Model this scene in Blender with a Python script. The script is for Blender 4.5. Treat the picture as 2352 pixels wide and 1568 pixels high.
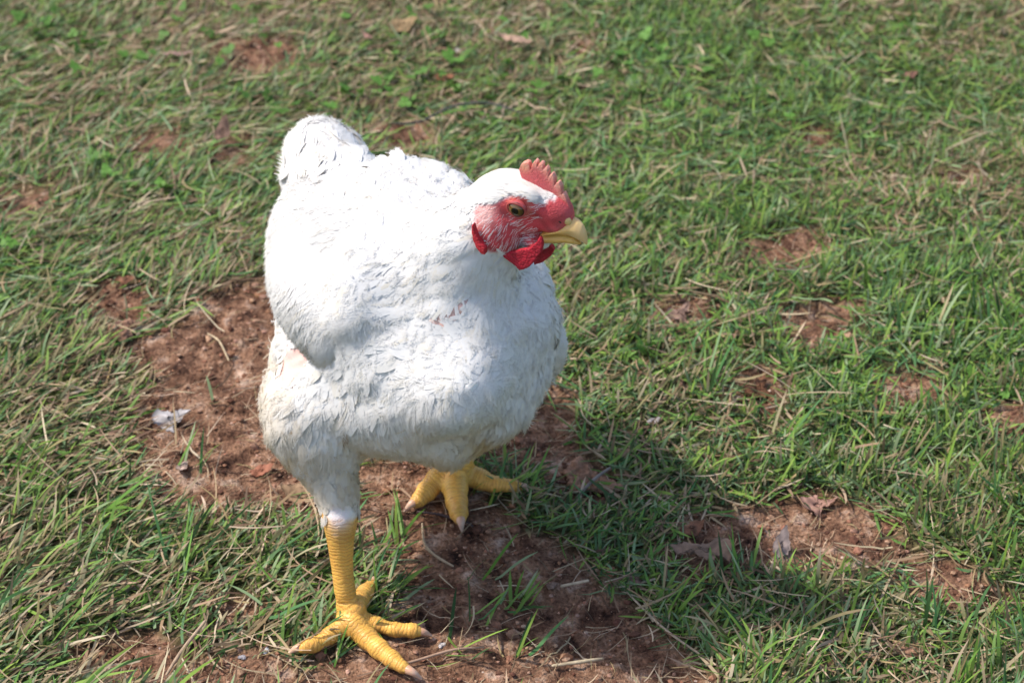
import bpy, bmesh, math, random
import numpy as np
from mathutils import Vector
from mathutils.bvhtree import BVHTree
rng = np.random.default_rng(7)
random.seed(7)
scene = bpy.context.scene
for o in list(bpy.data.objects):
    bpy.data.objects.remove(o)

# ------------------------------------------------------------------ camera
PITCH = math.radians(34); CH = 0.96; HFOV = math.radians(26)
cam_d = bpy.data.cameras.new("camera"); cam = bpy.data.objects.new("camera", cam_d)
scene.collection.objects.link(cam); scene.camera = cam
cam.location = (0, 0, CH); cam.rotation_euler = (math.pi/2 - PITCH, 0, 0)
cam_d.sensor_width = 22.3; cam_d.angle = HFOV
cam_d.clip_start = 0.05; cam_d.clip_end = 500
cam_d.dof.use_dof = True; cam_d.dof.focus_distance = 1.36; cam_d.dof.aperture_fstop = 7.0

# ------------------------------------------------------------------ light
SUN = np.array([-0.57, 0.05, 0.82]); SUN /= np.linalg.norm(SUN)
el = math.asin(SUN[2]); az = math.atan2(SUN[0], SUN[1])
world = bpy.data.worlds.new("World"); scene.world = world; world.use_nodes = True
wn = world.node_tree.nodes; wl = world.node_tree.links
sky = wn.new("ShaderNodeTexSky"); sky.sky_type = 'NISHITA'; sky.sun_disc = False; sky.dust_density = 2.0; sky.air_density = 0.9; sky.ozone_density = 0.6
sky.sun_elevation = el; sky.sun_rotation = az
wl.new(sky.outputs[0], wn["Background"].inputs[0]); wn["Background"].inputs[1].default_value = 0.17
sd = bpy.data.lights.new("sun", 'SUN'); sd.energy = 3.1; sd.angle = math.radians(2.0); sd.color = (1.0, 0.95, 0.88)
sun = bpy.data.objects.new("sun", sd); scene.collection.objects.link(sun)
sun.rotation_euler = Vector(SUN).to_track_quat('Z', 'Y').to_euler(); sun.location = Vector(SUN)*5
scene.view_settings.view_transform = 'Standard'; scene.view_settings.look = 'None'
scene.view_settings.exposure = 0.50; scene.view_settings.gamma = 1.0

# ------------------------------------------------------------------ layout helpers (survey of the place: photo pixel -> ground metres)
FP = 1176/math.tan(HFOV/2)
FW = np.array([0, math.cos(PITCH), -math.sin(PITCH)]); UP = np.array([0, math.sin(PITCH), math.cos(PITCH)]); RT = np.array([1., 0, 0])
CAM = np.array([0, 0, CH])
def G(px, py, z=0.0):
    d = RT*((px-1176)/FP) + UP*((784-py)/FP) + FW
    t = (z-CH)/d[2]
    return CAM + d*t
def Yp(px, py, y):
    d = RT*((px-1176)/FP) + UP*((784-py)/FP) + FW
    return CAM + d*(y/d[1])
def nrm(v):
    v = np.asarray(v, float); return v/np.maximum(np.linalg.norm(v, axis=-1, keepdims=True), 1e-12)

# ------------------------------------------------------------------ numpy noise
def _hash(ix, iy, s):
    h = (ix.astype(np.int64)*374761393 + iy.astype(np.int64)*668265263 + s*1442695041) & 0xffffffff
    h = ((h ^ (h >> 13))*1274126177) & 0xffffffff
    return ((h ^ (h >> 16)) & 0xffff)/65535.0
def vnoise(x, y, f, s=0):
    x = np.asarray(x)*f; y = np.asarray(y)*f
    ix = np.floor(x); iy = np.floor(y); fx = x-ix; fy = y-iy
    fx = fx*fx*(3-2*fx); fy = fy*fy*(3-2*fy)
    a = _hash(ix, iy, s); b = _hash(ix+1, iy, s); c = _hash(ix, iy+1, s); d = _hash(ix+1, iy+1, s)
    return (a*(1-fx)+b*fx)*(1-fy) + (c*(1-fx)+d*fx)*fy
def fbm(x, y, f, s=0, o=4):
    r = 0; a = 0.5
    for i in range(o):
        r = r + a*(vnoise(x, y, f*2**i, s+i*17)-0.5)*2; a *= 0.5
    return r

# ------------------------------------------------------------------ soil patches
SOIL = [
 [(450,705),(600,655),(700,700),(760,900),(780,1210),(690,1200),(620,1160),(480,1185),(360,1150),(330,1060),(320,960),(330,880),(280,820),(330,785),(420,765)],
 [(200,690),(240,665),(330,690),(330,740),(240,740)],
 [(830,1080),(1000,1040),(1090,1100),(1170,1170),(1200,1220),(1300,1240),(1340,1300),(1400,1350),(1500,1400),(1560,1480),(1660,1600),(1400,1640),(560,1640),(640,1560),(760,1520),(930,1470),(885,1350),(860,1290),(815,1200),(800,1120)],
 [(1090,1010),(1300,900),(1330,1000),(1400,1100),(1370,1150),(1250,1110),(1120,1060)],
 [(1690,860),(1770,850),(1800,900),(1770,960),(1700,950)],
 [(1800,730),(1870,710),(1970,700),(1940,770),(1860,820),(1810,800)],
 [(1555,1180),(1700,1170),(1860,1120),(2070,1180),(2090,1270),(1900,1300),(1720,1290),(1590,1250)],
 [(2060,1270),(2180,1280),(2310,1370),(2280,1400),(2160,1370),(2060,1310)],
 [(1530,1260),(1620,1240),(1680,1290),(1600,1320)],
 [(1500,715),(1620,700),(1640,750),(1540,770)],
 [(1720,570),(1860,545),(1900,590),(1750,620)],
 [(500,105),(640,95),(690,150),(620,180),(540,170)],
 [(290,320),(400,300),(430,360),(330,380)],
 [(0,440),(110,440),(120,490),(0,500)],
 [(860,300),(960,290),(990,340),(900,360)],
 [(2020,880),(2150,870),(2160,930),(2050,940)],
 [(160,1480),(330,1450),(420,1500),(330,1560),(180,1550)],
 [(420,1520),(600,1480),(700,1560),(640,1620),(400,1620)],
 [(470,1390),(560,1370),(600,1420),(520,1440)],
 [(485,330),(560,330),(560,390),(500,390)],
 [(1290,105),(1350,105),(1350,135),(1300,135)],
 [(1850,300),(1890,300),(1890,330),(1850,330)],
 [(2280,950),(2400,960),(2400,1010),(2290,1000)],
 [(2170,400),(2230,390),(2240,420),(2180,430)],
]
SOILW = [np.array([G(x, y)[:2] for x, y in p]) for p in SOIL]
def poly_sd(X, Y, poly):
    X = X.ravel(); Y = Y.ravel(); n = len(poly)
    d = np.full(X.shape, 1e9); ins = np.zeros(X.shape, bool)
    for i in range(n):
        a = poly[i]; b = poly[(i+1) % n]; e = b-a
        wx = X-a[0]; wy = Y-a[1]
        t = np.clip((wx*e[0]+wy*e[1])/(e@e), 0, 1)
        d = np.minimum(d, np.hypot(wx-t*e[0], wy-t*e[1]))
        c = ((a[1] > Y) != (b[1] > Y)) & (X < (b[0]-a[0])*(Y-a[1])/(b[1]-a[1]+1e-12)+a[0])
        ins ^= c
    return np.where(ins, d, -d)
def soil(X, Y):
    """signed metres inside bare soil (positive = bare)"""
    sh = np.shape(X); X = np.asarray(X, float); Y = np.asarray(Y, float)
    s = np.full(X.size, -1e9)
    near = (np.abs(X.ravel()) < 1.2) & (Y.ravel() > 0.6) & (Y.ravel() < 2.6)
    if near.any():
        xn = X.ravel()[near]; yn = Y.ravel()[near]; sn = np.full(xn.size, -1e9)
        for p in SOILW:
            sn = np.maximum(sn, poly_sd(xn, yn, p))
        s[near] = sn
    s = s.reshape(sh)+0.004
    s = np.maximum(s, -0.05)
    s = s + 0.012*fbm(X, Y, 22, 5) + 0.006*fbm(X, Y, 90, 9, 3)
    far = (fbm(X, Y, 3.1, 77, 3)-0.42)*0.12      # further bare spots outside the framed area
    outside = (np.abs(X) > 0.62) | (Y > 2.1) | (Y < 0.95)
    return np.where(outside, np.maximum(s, far), s)
def H(X, Y):
    s = soil(X, Y)
    m = np.clip(s/0.02, -1, 1)
    h = 0.010*fbm(X, Y, 5, 1, 3) + (1-np.clip((s+0.01)/0.02, 0, 1))*0.0045*fbm(X, Y, 28, 71, 2) - 0.0035*np.clip(m+0.3, 0, 1)
    bare = np.clip((s+0.01)/0.02, 0, 1)
    h = h + bare*(0.0085*fbm(X, Y, 38, 2, 4) + 0.0060*np.abs(fbm(X, Y, 110, 3, 3)) - 0.0050*np.clip(0.10-np.abs(fbm(X, Y, 17, 91, 3)), 0, 1)*10*np.clip(fbm(X, Y, 9, 93, 2)+.1, 0, 1) - 0.0045*np.clip(fbm(X, Y, 60, 11, 2)-0.25, 0, 1)*2)
    # kept level where the hen's feet press
    for fx, fy, r in ((-0.10, 1.09, 0.075), (-0.035, 1.235, 0.07)):
        w = np.exp(-((X-fx)**2+(Y-fy)**2)/(r*r))
        h = h*(1-0.9*w)
    return h

# ------------------------------------------------------------------ mesh helpers
def mesh_np(name, V, F, col=None, mat=None, parent=None, smooth=True, attrs=None, normals=None):
    """F: list of (n,k) arrays"""
    me = bpy.data.meshes.new(name)
    F = [np.asarray(f, np.int32) for f in (F if isinstance(F, list) else [F]) if len(f)]
    nl = sum(f.size for f in F); nf = sum(len(f) for f in F)
    me.vertices.add(len(V)); me.vertices.foreach_set("co", np.asarray(V, np.float32).ravel())
    me.loops.add(nl); me.polygons.add(nf)
    me.loops.foreach_set("vertex_index", np.concatenate([f.ravel() for f in F]))
    tot = np.concatenate([np.full(len(f), f.shape[1], np.int32) for f in F])
    st = np.concatenate([[0], np.cumsum(tot)[:-1]]).astype(np.int32)
    me.polygons.foreach_set("loop_start", st)
    me.update(calc_edges=True)
    me.polygons.foreach_set("use_smooth", np.full(nf, smooth))
    if col is not None:
        a = me.color_attributes.new("Col", 'FLOAT_COLOR', 'POINT')
        c = np.ones((len(V), 4), np.float32); c[:, :3] = col; a.data.foreach_set("color", c.ravel())
    for k, v in (attrs or {}).items():
        a = me.attributes.new(k, 'FLOAT', 'POINT'); a.data.foreach_set("value", np.asarray(v, np.float32))
    if mat: me.materials.append(mat)
    if normals is not None: me.normals_split_custom_set_from_vertices(np.asarray(normals, np.float32))
    o = bpy.data.objects.new(name, me); scene.collection.objects.link(o)
    if parent: o.parent = parent
    return o
def tag(o, label=None, cat=None, group=None, kind=None):
    if label: o["label"] = label
    if cat: o["category"] = cat
    if group: o["group"] = group
    if kind: o["kind"] = kind
    return o
def empty(name, loc):
    o = bpy.data.objects.new(name, None); scene.collection.objects.link(o); o.location = loc; o.empty_display_size = 0.02
    return o
def remesh(V, F, voxel, smooth_it=4, fac=0.5):
    me = bpy.data.meshes.new("tmp"); me.from_pydata([tuple(v) for v in V], [], [tuple(int(i) for i in f) for f in F]); me.update()
    bm = bmesh.new(); bm.from_mesh(me); bmesh.ops.triangulate(bm, faces=bm.faces[:]); bmesh.ops.recalc_face_normals(bm, faces=bm.faces[:]); bm.to_mesh(me); bm.free()
    o = bpy.data.objects.new("tmp", me); scene.collection.objects.link(o)
    m = o.modifiers.new("r", 'REMESH'); m.mode = 'VOXEL'; m.voxel_size = voxel; m.adaptivity = 0
    if smooth_it:
        m = o.modifiers.new("s", 'SMOOTH'); m.iterations = smooth_it; m.factor = fac
    dg = bpy.context.evaluated_depsgraph_get(); ev = o.evaluated_get(dg); em = ev.to_mesh()
    nv = len(em.vertices); co = np.empty(nv*3, np.float32); em.vertices.foreach_get("co", co)
    no = np.empty(nv*3, np.float32); em.vertices.foreach_get("normal", no)
    faces = [tuple(p.vertices) for p in em.polygons]
    ev.to_mesh_clear(); bpy.data.objects.remove(o); bpy.data.meshes.remove(me)
    q = np.array([f for f in faces if len(f) == 4], np.int32).reshape(-1, 4); t = np.array([f for f in faces if len(f) == 3], np.int32).reshape(-1, 3)
    return co.reshape(-1, 3).astype(float), [q, t], no.reshape(-1, 3).astype(float)
class Soup:
    def __init__(s): s.V = []; s.F = []; s.n = 0
    def add(s, V, F):
        s.V.append(np.asarray(V, float)); s.F += [[i+s.n for i in f] for f in F]; s.n += len(V)
    def ell(s, c, ax, r, nu=24, nv=16):
        ax = np.asarray(ax, float); V = []; F = []
        for j in range(nv+1):
            th = math.pi*j/nv
            for i in range(nu):
                ph = 2*math.pi*i/nu
                p = (math.sin(th)*math.cos(ph)*r[0], math.sin(th)*math.sin(ph)*r[1], math.cos(th)*r[2])
                V.append(np.asarray(c)+ax[0]*p[0]+ax[1]*p[1]+ax[2]*p[2])
        for j in range(nv):
            for i in range(nu):
                a = j*nu+i; b = j*nu+(i+1) % nu; F.append([a, b, b+nu, a+nu])
        s.add(V, F)
    def tube(s, P, R, nu=20, flat=None, cap=True):
        """P centres, R radii (scalar or (side, up)); smooth Catmull resample"""
        P = np.asarray(P, float); R = np.array([(r, r) if np.isscalar(r) else r for r in R], float)
        A = np.hstack([P, R]); out = []
        n = len(A)
        for i in range(n-1):
            p0 = A[max(i-1, 0)]; p1 = A[i]; p2 = A[i+1]; p3 = A[min(i+2, n-1)]
            for k in range(6):
                t = k/6; out.append(0.5*((2*p1)+(-p0+p2)*t+(2*p0-5*p1+4*p2-p3)*t*t+(-p0+3*p1-3*p2+p3)*t**3))
        out.append(A[-1]); A = np.array(out); P = A[:, :3]; R = np.maximum(A[:, 3:], 1e-4)
        T = nrm(np.gradient(P, axis=0))
        # rounded ends
        e0 = [(P[0]-T[0]*R[0].mean()*a, R[0]*b) for a, b in ((0.97, .2), (0.85, .5), (0.5, .85))] if cap else []
        e1 = [(P[-1]+T[-1]*R[-1].mean()*a, R[-1]*b) for a, b in ((0.5, .85), (0.85, .5), (0.97, .2))] if cap else []
        PP = np.array([e[0] for e in e0]+list(P)+[e[0] for e in e1]); RR = np.array([e[1] for e in e0]+list(R)+[e[1] for e in e1])
        TT = np.array([T[0]]*len(e0)+list(T)+[T[-1]]*len(e1))
        up = np.array(flat if flat is not None else (0, 0, 1.0)); V = []
        S = np.cross(TT, up); bad = np.linalg.norm(S, axis=1) < 0.15
        S[bad] = np.cross(TT[bad], (0, 1, 0)); S = nrm(S); U = nrm(np.cross(S, TT))
        for i in range(len(PP)):
            for k in range(nu):
                a = 2*math.pi*k/nu; V.append(PP[i]+S[i]*math.cos(a)*RR[i][0]+U[i]*math.sin(a)*RR[i][1])
        F = []
        for i in range(len(PP)-1):
            for k in range(nu):
                a = i*nu+k; b = i*nu+(k+1) % nu; F.append([a, b, b+nu, a+nu])
        F.append(list(range(nu))[::-1]); F.append([(len(PP)-1)*nu+k for k in range(nu)])
        s.add(V, F)
    def verts(s): return np.vstack(s.V)

# ------------------------------------------------------------------ materials
def mat(name, base=(1, 1, 1), rough=0.6, attr=True, spec=0.3, sss=0, trans=0, bump=None, noise=None, tint=None, coat=0):
    m = bpy.data.materials.new(name); m.use_nodes = True; nt = m.node_tree; N = nt.nodes; L = nt.links
    b = N["Principled BSDF"]; b.inputs["Roughness"].default_value = rough; b.inputs["Specular IOR Level"].default_value = spec
    b.inputs["Base Color"].default_value = (*base, 1); out = None
    if attr:
        a = N.new("ShaderNodeAttribute"); a.attribute_name = "Col"; out = a.outputs["Color"]
    if noise:  # (scale, strength)
        tc = N.new("ShaderNodeNewGeometry"); nz = N.new("ShaderNodeTexNoise"); nz.inputs["Scale"].default_value = noise[0]; nz.inputs["Detail"].default_value = 6
        L.new(tc.outputs["Position"], nz.inputs["Vector"])
        mr = N.new("ShaderNodeMapRange"); mr.inputs[1].default_value = 0.3; mr.inputs[2].default_value = 0.7; mr.inputs[3].default_value = 1-noise[1]; mr.inputs[4].default_value = 1+noise[1]
        L.new(nz.outputs[0], mr.inputs[0])
        mx = N.new("ShaderNodeVectorMath"); mx.operation = 'MULTIPLY'
        if out is not None: L.new(out, mx.inputs[0])
        else: mx.inputs[0].default_value = base
        L.new(mr.outputs[0], mx.inputs[1]); out = mx.outputs[0]
    if out is not None: L.new(out, b.inputs["Base Color"])
    if sss:
        b.inputs["Subsurface Weight"].default_value = sss; b.inputs["Subsurface Radius"].default_value = (0.6, 0.25, 0.15); b.inputs["Subsurface Scale"].default_value = 0.004
    if coat: b.inputs["Coat Weight"].default_value = coat; b.inputs["Coat Roughness"].default_value = 0.15
    if bump:  # (scale, strength, distance)
        tc = N.new("ShaderNodeNewGeometry"); nz = N.new("ShaderNodeTexNoise"); nz.inputs["Scale"].default_value = bump[0]; nz.inputs["Detail"].default_value = 5
        L.new(tc.outputs["Position"], nz.inputs["Vector"]); bp = N.new("ShaderNodeBump"); bp.inputs["Strength"].default_value = bump[1]; bp.inputs["Distance"].default_value = bump[2]
        L.new(nz.outputs[0], bp.inputs["Height"]); L.new(bp.outputs[0], b.inputs["Normal"])
    if trans:
        tr = N.new("ShaderNodeBsdfTranslucent"); ms = N.new("ShaderNodeMixShader"); ms.inputs[0].default_value = trans
        if out is not None: L.new(out, tr.inputs[0])
        else: tr.inputs[0].default_value = (*base, 1)
        L.new(b.outputs[0], ms.inputs[1]); L.new(tr.outputs[0], ms.inputs[2]); L.new(ms.outputs[0], N["Material Output"].inputs[0])
    return m
M_feather = mat("white_feather", rough=0.85, spec=0.08, trans=0.16)
M_grass = mat("grass_blade", rough=0.55, spec=0.28, trans=0.28)
M_straw = mat("dry_grass", rough=0.6, spec=0.3, trans=0.12)
M_leaf = mat("dead_leaf", rough=0.7, spec=0.25, trans=0.08, noise=(220, 0.25), bump=(400, 0.5, 0.001))
M_soilc = mat("soil_crumb", rough=0.95, spec=0.1, noise=(500, 0.3), bump=(1500, 0.6, 0.0006))
M_stone = mat("pale_crumb", rough=0.7, spec=0.3, noise=(300, 0.2), bump=(900, 0.5, 0.0006))

def soil_material():
    m = bpy.data.materials.new("ground"); m.use_nodes = True; nt = m.node_tree; N = nt.nodes; L = nt.links
    b = N["Principled BSDF"]; b.inputs["Roughness"].default_value = 0.95; b.inputs["Specular IOR Level"].default_value = 0.12
    g = N.new("ShaderNodeNewGeometry"); at = N.new("ShaderNodeAttribute"); at.attribute_name = "bare"
    n1 = N.new("ShaderNodeTexNoise"); n1.inputs["Scale"].default_value = 46; n1.inputs["Detail"].default_value = 8; n1.inputs["Roughness"].default_value = 0.65
    n2 = N.new("ShaderNodeTexNoise"); n2.inputs["Scale"].default_value = 420; n2.inputs["Detail"].default_value = 6
    n3 = N.new("ShaderNodeTexNoise"); n3.inputs["Scale"].default_value = 9; n3.inputs["Detail"].default_value = 4
    for n in (n1, n2, n3): L.new(g.outputs["Position"], n.inputs["Vector"])
    def ramp(src, stops):
        r = N.new("ShaderNodeValToRGB"); L.new(src, r.inputs[0]); e = r.color_ramp.elements
        while len(e) < len(stops): e.new(0.5)
        for i, (p, c) in enumerate(stops): e[i].position = p; e[i].color = (*c, 1)
        return r.outputs[0]
    c1 = ramp(n1.outputs[0], [(0.34, (0.028, 0.014, 0.010)), (0.45, (0.145, 0.074, 0.046)), (0.56, (0.300, 0.170, 0.105)), (0.68, (0.50, 0.36, 0.275))])
    c2 = ramp(n2.outputs[0], [(0.32, (0.50, 0.46, 0.44)), (0.5, (1.0, 1.0, 1.0)), (0.68, (1.35, 1.32, 1.3))])
    mx = N.new("ShaderNodeVectorMath"); mx.operation = 'MULTIPLY'; L.new(c1, mx.inputs[0]); L.new(c2, mx.inputs[1])
    cg = ramp(n1.outputs[0], [(0.3, (0.035, 0.040, 0.016)), (0.5, (0.095, 0.105, 0.040)), (0.7, (0.19, 0.17, 0.08))])
    mg = N.new("ShaderNodeMix"); mg.data_type = 'RGBA'; L.new(at.outputs["Fac"], mg.inputs[0]); L.new(cg, mg.inputs[6]); L.new(mx.outputs[0], mg.inputs[7])
    L.new(mg.outputs[2], b.inputs["Base Color"])
    ad = N.new("ShaderNodeMath"); ad.operation = 'MULTIPLY_ADD'; L.new(n1.outputs[0], ad.inputs[0]); ad.inputs[1].default_value = 2.0; L.new(n2.outputs[0], ad.inputs[2])
    bp = N.new("ShaderNodeBump"); bp.inputs["Strength"].default_value = 1.0; bp.inputs["Distance"].default_value = 0.0034; L.new(ad.outputs[0], bp.inputs["Height"]); L.new(bp.outputs[0], b.inputs["Normal"])
    return m

# ------------------------------------------------------------------ ground: one sheet to the horizon
def stretch(a, b, step, far, grow=1.18):
    mid = list(np.arange(a, b, step)); s = step; x = mid[-1]; hi = []
    while x < far: s *= grow; x += s; hi.append(x)
    s = step; x = a; lo = []
    while x > -far: s *= grow; x -= s; lo.append(x)
    return np.array(lo[::-1]+mid+hi)
gx = stretch(-0.62, 0.62, 0.0032, 80); gy = stretch(0.97, 2.12, 0.0032, 80)
GX, GY = np.meshgrid(gx, gy); GZ = H(GX, GY)
nx, ny = len(gx), len(gy)
idx = np.arange(nx*ny).reshape(ny, nx)
Fg = np.stack([idx[:-1, :-1], idx[:-1, 1:], idx[1:, 1:], idx[1:, :-1]], -1).reshape(-1, 4)
bare = np.clip((soil(GX, GY)+0.014)/0.02, 0, 1)
ground = mesh_np("ground", np.stack([GX, GY, GZ], -1).reshape(-1, 3), Fg, mat=soil_material(), attrs={"bare": bare.ravel()})
tag(ground, kind="structure")

# ------------------------------------------------------------------ grass
def blades(P, az, L, W, lean, curl, twist, cb, ct, nseg=5, minz=0.001):
    """P (n,3) roots; az heading; lean = starting angle from vertical; curl = extra bend; returns V,F,C"""
    n = len(P); k = nseg+1; t = np.linspace(0, 1, k)
    ang = lean[:, None] + curl[:, None]*t[None, :]**1.3
    ds = L[:, None]/nseg
    azt = az[:, None] + twist[:, None]*t[None, :]
    dx = np.sin(ang)*np.cos(azt)*ds; dy = np.sin(ang)*np.sin(azt)*ds; dz = np.cos(ang)*ds
    X = P[:, 0:1]+np.cumsum(dx, 1)-dx; Y = P[:, 1:2]+np.cumsum(dy, 1)-dy; Z = P[:, 2:3]+np.cumsum(dz, 1)-dz
    gz = H(X, Y)
    Z = np.maximum(Z, gz+minz+0.003*rng.random((n, 1)))
    w = W[:, None]*np.array([0.75]+[1.0-0.06*i for i in range(1, nseg)]+[0.06])[None, :]*0.5
    w = w*np.where(t > 0.7, 1-(t-0.7)*1.6, 1)[None, :]
    roll = (rng.random((n, 1))-0.5)*1.6 + (rng.random((n, 1))-0.5)*1.5*t[None, :]
    sx = -np.sin(azt)*np.cos(roll); sy = np.cos(azt)*np.cos(roll); sz = np.sin(roll)
    Lf = np.stack([X-sx*w, Y-sy*w, Z-sz*w], -1); Rf = np.stack([X+sx*w, Y+sy*w, Z+sz*w], -1)
    V = np.stack([Lf, Rf], 2).reshape(n, k*2, 3)
    b = np.arange(n)[:, None, None]*(2*k); s = (np.arange(nseg)*2)[None, :, None]
    F = (b+s+np.array([0, 1, 3, 2])[None, None, :]).reshape(-1, 4)
    tt = t[None, :, None]
    C = cb[:, None, :]*(1-tt)+ct[:, None, :]*tt
    C = np.repeat(C[:, :, None, :], 2, 2).reshape(-1, 3)
    return V.reshape(-1, 3), F, C
# colours of the blades (true leaf colours)
GREEN = np.array([(0.115, 0.235, 0.034), (0.155, 0.290, 0.055), (0.085, 0.205, 0.065), (0.220, 0.345, 0.055), (0.038, 0.090, 0.022), (0.24, 0.33, 0.16)])
TAN = np.array([(0.37, 0.27, 0.165), (0.29, 0.19, 0.11), (0.50, 0.39, 0.26), (0.20, 0.12, 0.07), (0.31, 0.23, 0.11), (0.12, 0.07, 0.04)])
def pick(pal, n, p=None): 
    c = pal[rng.choice(len(pal), n, p=p)]
    return np.clip(c*(1+0.32*(rng.random((n, 1))-0.5))*(1+0.10*(rng.random((n, 3))-0.5)), 0, 1)
def field(n, x0, x1, y0, y1):
    x = rng.uniform(x0, x1, n); y = rng.uniform(y0, y1, n); return x, y
def lean_az(x, y):
    """direction the sward is combed: left side swept up-right, right side more random"""
    base = 0.55+0.5*fbm(x, y, 2.3, 31, 2)
    wl = np.clip(0.55-x*2.2, 0.12, 1)      # coherence
    return base + (rng.standard_normal(x.shape))*(0.62+1.2*(1-wl))+1.1*fbm(x, y, 16, 33, 2)
def keep_view(x, y, m=0.10):
    half = (np.hypot(y, CH))*math.tan(HFOV/2)*1.08+m
    return (np.abs(x) < half)
def make_grass():
    GV = []; GF = []; GC = []; n0 = 0
    TV = []; TF = []; TC = []; m0 = 0
    def addg(V, F, C):
        nonlocal n0; GV.append(V); GF.append(F+n0); GC.append(C); n0 += len(V)
    def addt(V, F, C):
        nonlocal m0; TV.append(V); TF.append(F+m0); TC.append(C); m0 += len(V)
    # thatch, flat dry and half-dry blades
    x, y = field(95000, -0.75, 0.75, 0.90, 2.30); k = keep_view(x, y); x = x[k]; y = y[k]
    s = soil(x, y); k = (s < -0.002+0.010*rng.random(len(x))) | (rng.random(len(x)) < 0.16); x = x[k]; y = y[k]; n = len(x)
    z = H(x, y)+rng.random(n)*0.005
    L = rng.uniform(0.010, 0.034, n); W = rng.uniform(0.0007, 0.0025, n); so = soil(x, y) > 0.004; L = np.where(so, L*.75, L); W = W*np.where(y > 1.5, .8, 1); W = np.where(so, W*.42, W)
    c = pick(TAN, n); g = rng.random(n) < np.where(soil(x, y) > .004, .04, 1)*np.clip(0.50+0.22*(x > -.05)*(y > 1.25)+0.8*fbm(x, y, 6, 58, 2), .2, .85); c[g] = pick(GREEN, g.sum())*0.85
    addt(*blades(np.stack([x, y, z], 1), lean_az(x, y)+rng.choice([0, math.pi], n)*(rng.random(n) < 0.35), L, W, rng.uniform(1.15, 1.62, n), rng.uniform(-0.3, 0.35, n), rng.uniform(-0.5, 0.5, n), c, c, 4))
    # growing grass
    x, y = field(150000, -0.75, 0.75, 0.90, 2.30); k = keep_view(x, y); x = x[k]; y = y[k]
    s = soil(x, y)
    dens = np.clip(0.62+0.55*fbm(x, y, 7, 41, 3)+0.35*fbm(x, y, 30, 43, 2), 0.05, 1)
    dens *= np.where(x < -0.12, 0.85, 1.0)
    strawy = np.exp(-((x+0.42)/0.10)**2-((y-1.80)/0.07)**2)+np.exp(-((x+0.22)/0.12)**2-((y-1.72)/0.06)**2)*0.6+np.exp(-((x-0.50)/0.10)**2-((y-1.95)/0.07)**2)*0.6
    dens *= 1-0.7*np.clip(strawy, 0, 1)
    k = ((s < -0.008+0.009*rng.random(len(x))) & (rng.random(len(x)) < dens)) ; x = x[k]; y = y[k]; n = len(x)
    z = H(x, y)
    tall = np.clip((1.75-y)/0.8, 0, 1)
    clump = np.clip(1+1.1*fbm(x, y, 24, 47, 2)+0.5*fbm(x, y, 6, 48, 2), 0.45, 1.7); L = rng.uniform(0.008, 0.023, n)*(0.85+0.45*tall)*clump; W = rng.uniform(0.0011, 0.0028, n)*(0.85+0.35*tall)
    cb = pick(GREEN, n); ct = cb*rng.uniform(0.9, 1.25, (n, 1)); dry = rng.random(n) < np.clip(0.24+0.7*fbm(x, y, 9, 55, 2)+0.22*(x < -.08), .05, .8); ct[dry] = pick(TAN, dry.sum())
    cb = cb*0.6+np.array([0.20, 0.17, 0.09])*0.4
    right = np.clip((x+0.05)/0.25, 0, 1)
    lean = rng.uniform(0.5, 1.25, n)*(1-right)+rng.uniform(0.05, 0.95, n)*right
    addg(*blades(np.stack([x, y, z], 1), lean_az(x, y), L, W, lean, rng.uniform(0.0, 0.9, n), rng.uniform(-0.4, 0.4, n), cb, ct, 5))
    # long blades in tufts
    tx, ty = field(520, -0.6, 0.6, 0.95, 1.75); s = soil(tx, ty); k = keep_view(tx, ty) & (s < -0.008) & ((rng.random(len(tx)) < np.clip(1.45-ty, 0, 0.8)*1.5+0.15)); tx = tx[k]; ty = ty[k]
    rep = rng.integers(4, 12, len(tx)); x = np.repeat(tx, rep)+rng.normal(0, 0.007, rep.sum()); y = np.repeat(ty, rep)+rng.normal(0, 0.007, rep.sum()); n = len(x)
    taz = np.repeat(lean_az(tx, ty), rep)+rng.normal(0, 0.45, n)
    L = rng.uniform(0.024, 0.056, n)*np.where((x < -.1) & (y < 1.45), 1.15, .95); W = rng.uniform(0.0014, 0.0031, n); right = np.clip((x+0.05)/0.25, 0, 1)
    lean = rng.uniform(0.55, 1.2, n)*(1-right)+rng.uniform(0.1, 0.75, n)*right
    cb = pick(GREEN, n); ct = cb*rng.uniform(0.9, 1.2, (n, 1)); dry = rng.random(n) < np.where(x < -.08, .45, .2); ct[dry] = pick(TAN, dry.sum()); cb[dry] = 0.5*cb[dry]+0.5*ct[dry]
    addg(*blades(np.stack([x, y, H(x, y)], 1), taz, L, W, lean, rng.uniform(0.1, 0.8, n), rng.uniform(-0.25, 0.25, n), cb, ct, 6))
    # sprigs at the soil: few blades of their own
    for px, py, m in ((1190,1370,14),(1170,1510,5),(1100,1420,4),(880,1370,16),(900,1240,10),(490,940,2),(1040,1500,3),(770,1500,8),(1010,1440,2),(860,1300,8),(440,1090,6),(480,640,8),(1110,1150,9),(1190,1130,10),(1100,1330,4)):
        p = G(px, py); x = p[0]+rng.normal(0, 0.005, m); y = p[1]+rng.normal(0, 0.005, m)
        cb = pick(GREEN, m); addg(*blades(np.stack([x, y, H(x, y)], 1), rng.normal(0.7, 0.8, m), rng.uniform(0.018, 0.045, m), rng.uniform(0.0014, 0.0028, m), rng.uniform(0.4, 1.2, m), rng.uniform(0.1, 0.7, m), rng.uniform(-.3, .3, m), cb, cb*1.1, 5))
    # loose straw everywhere (longer, on top; also across the bare soil)
    x, y = field(3600, -0.6, 0.6, 0.95, 2.1); k = keep_view(x, y) & (rng.random(len(x)) < np.clip(1.8-y*0.85, 0.12, 1)); x = x[k]; y = y[k]; n = len(x)
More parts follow.
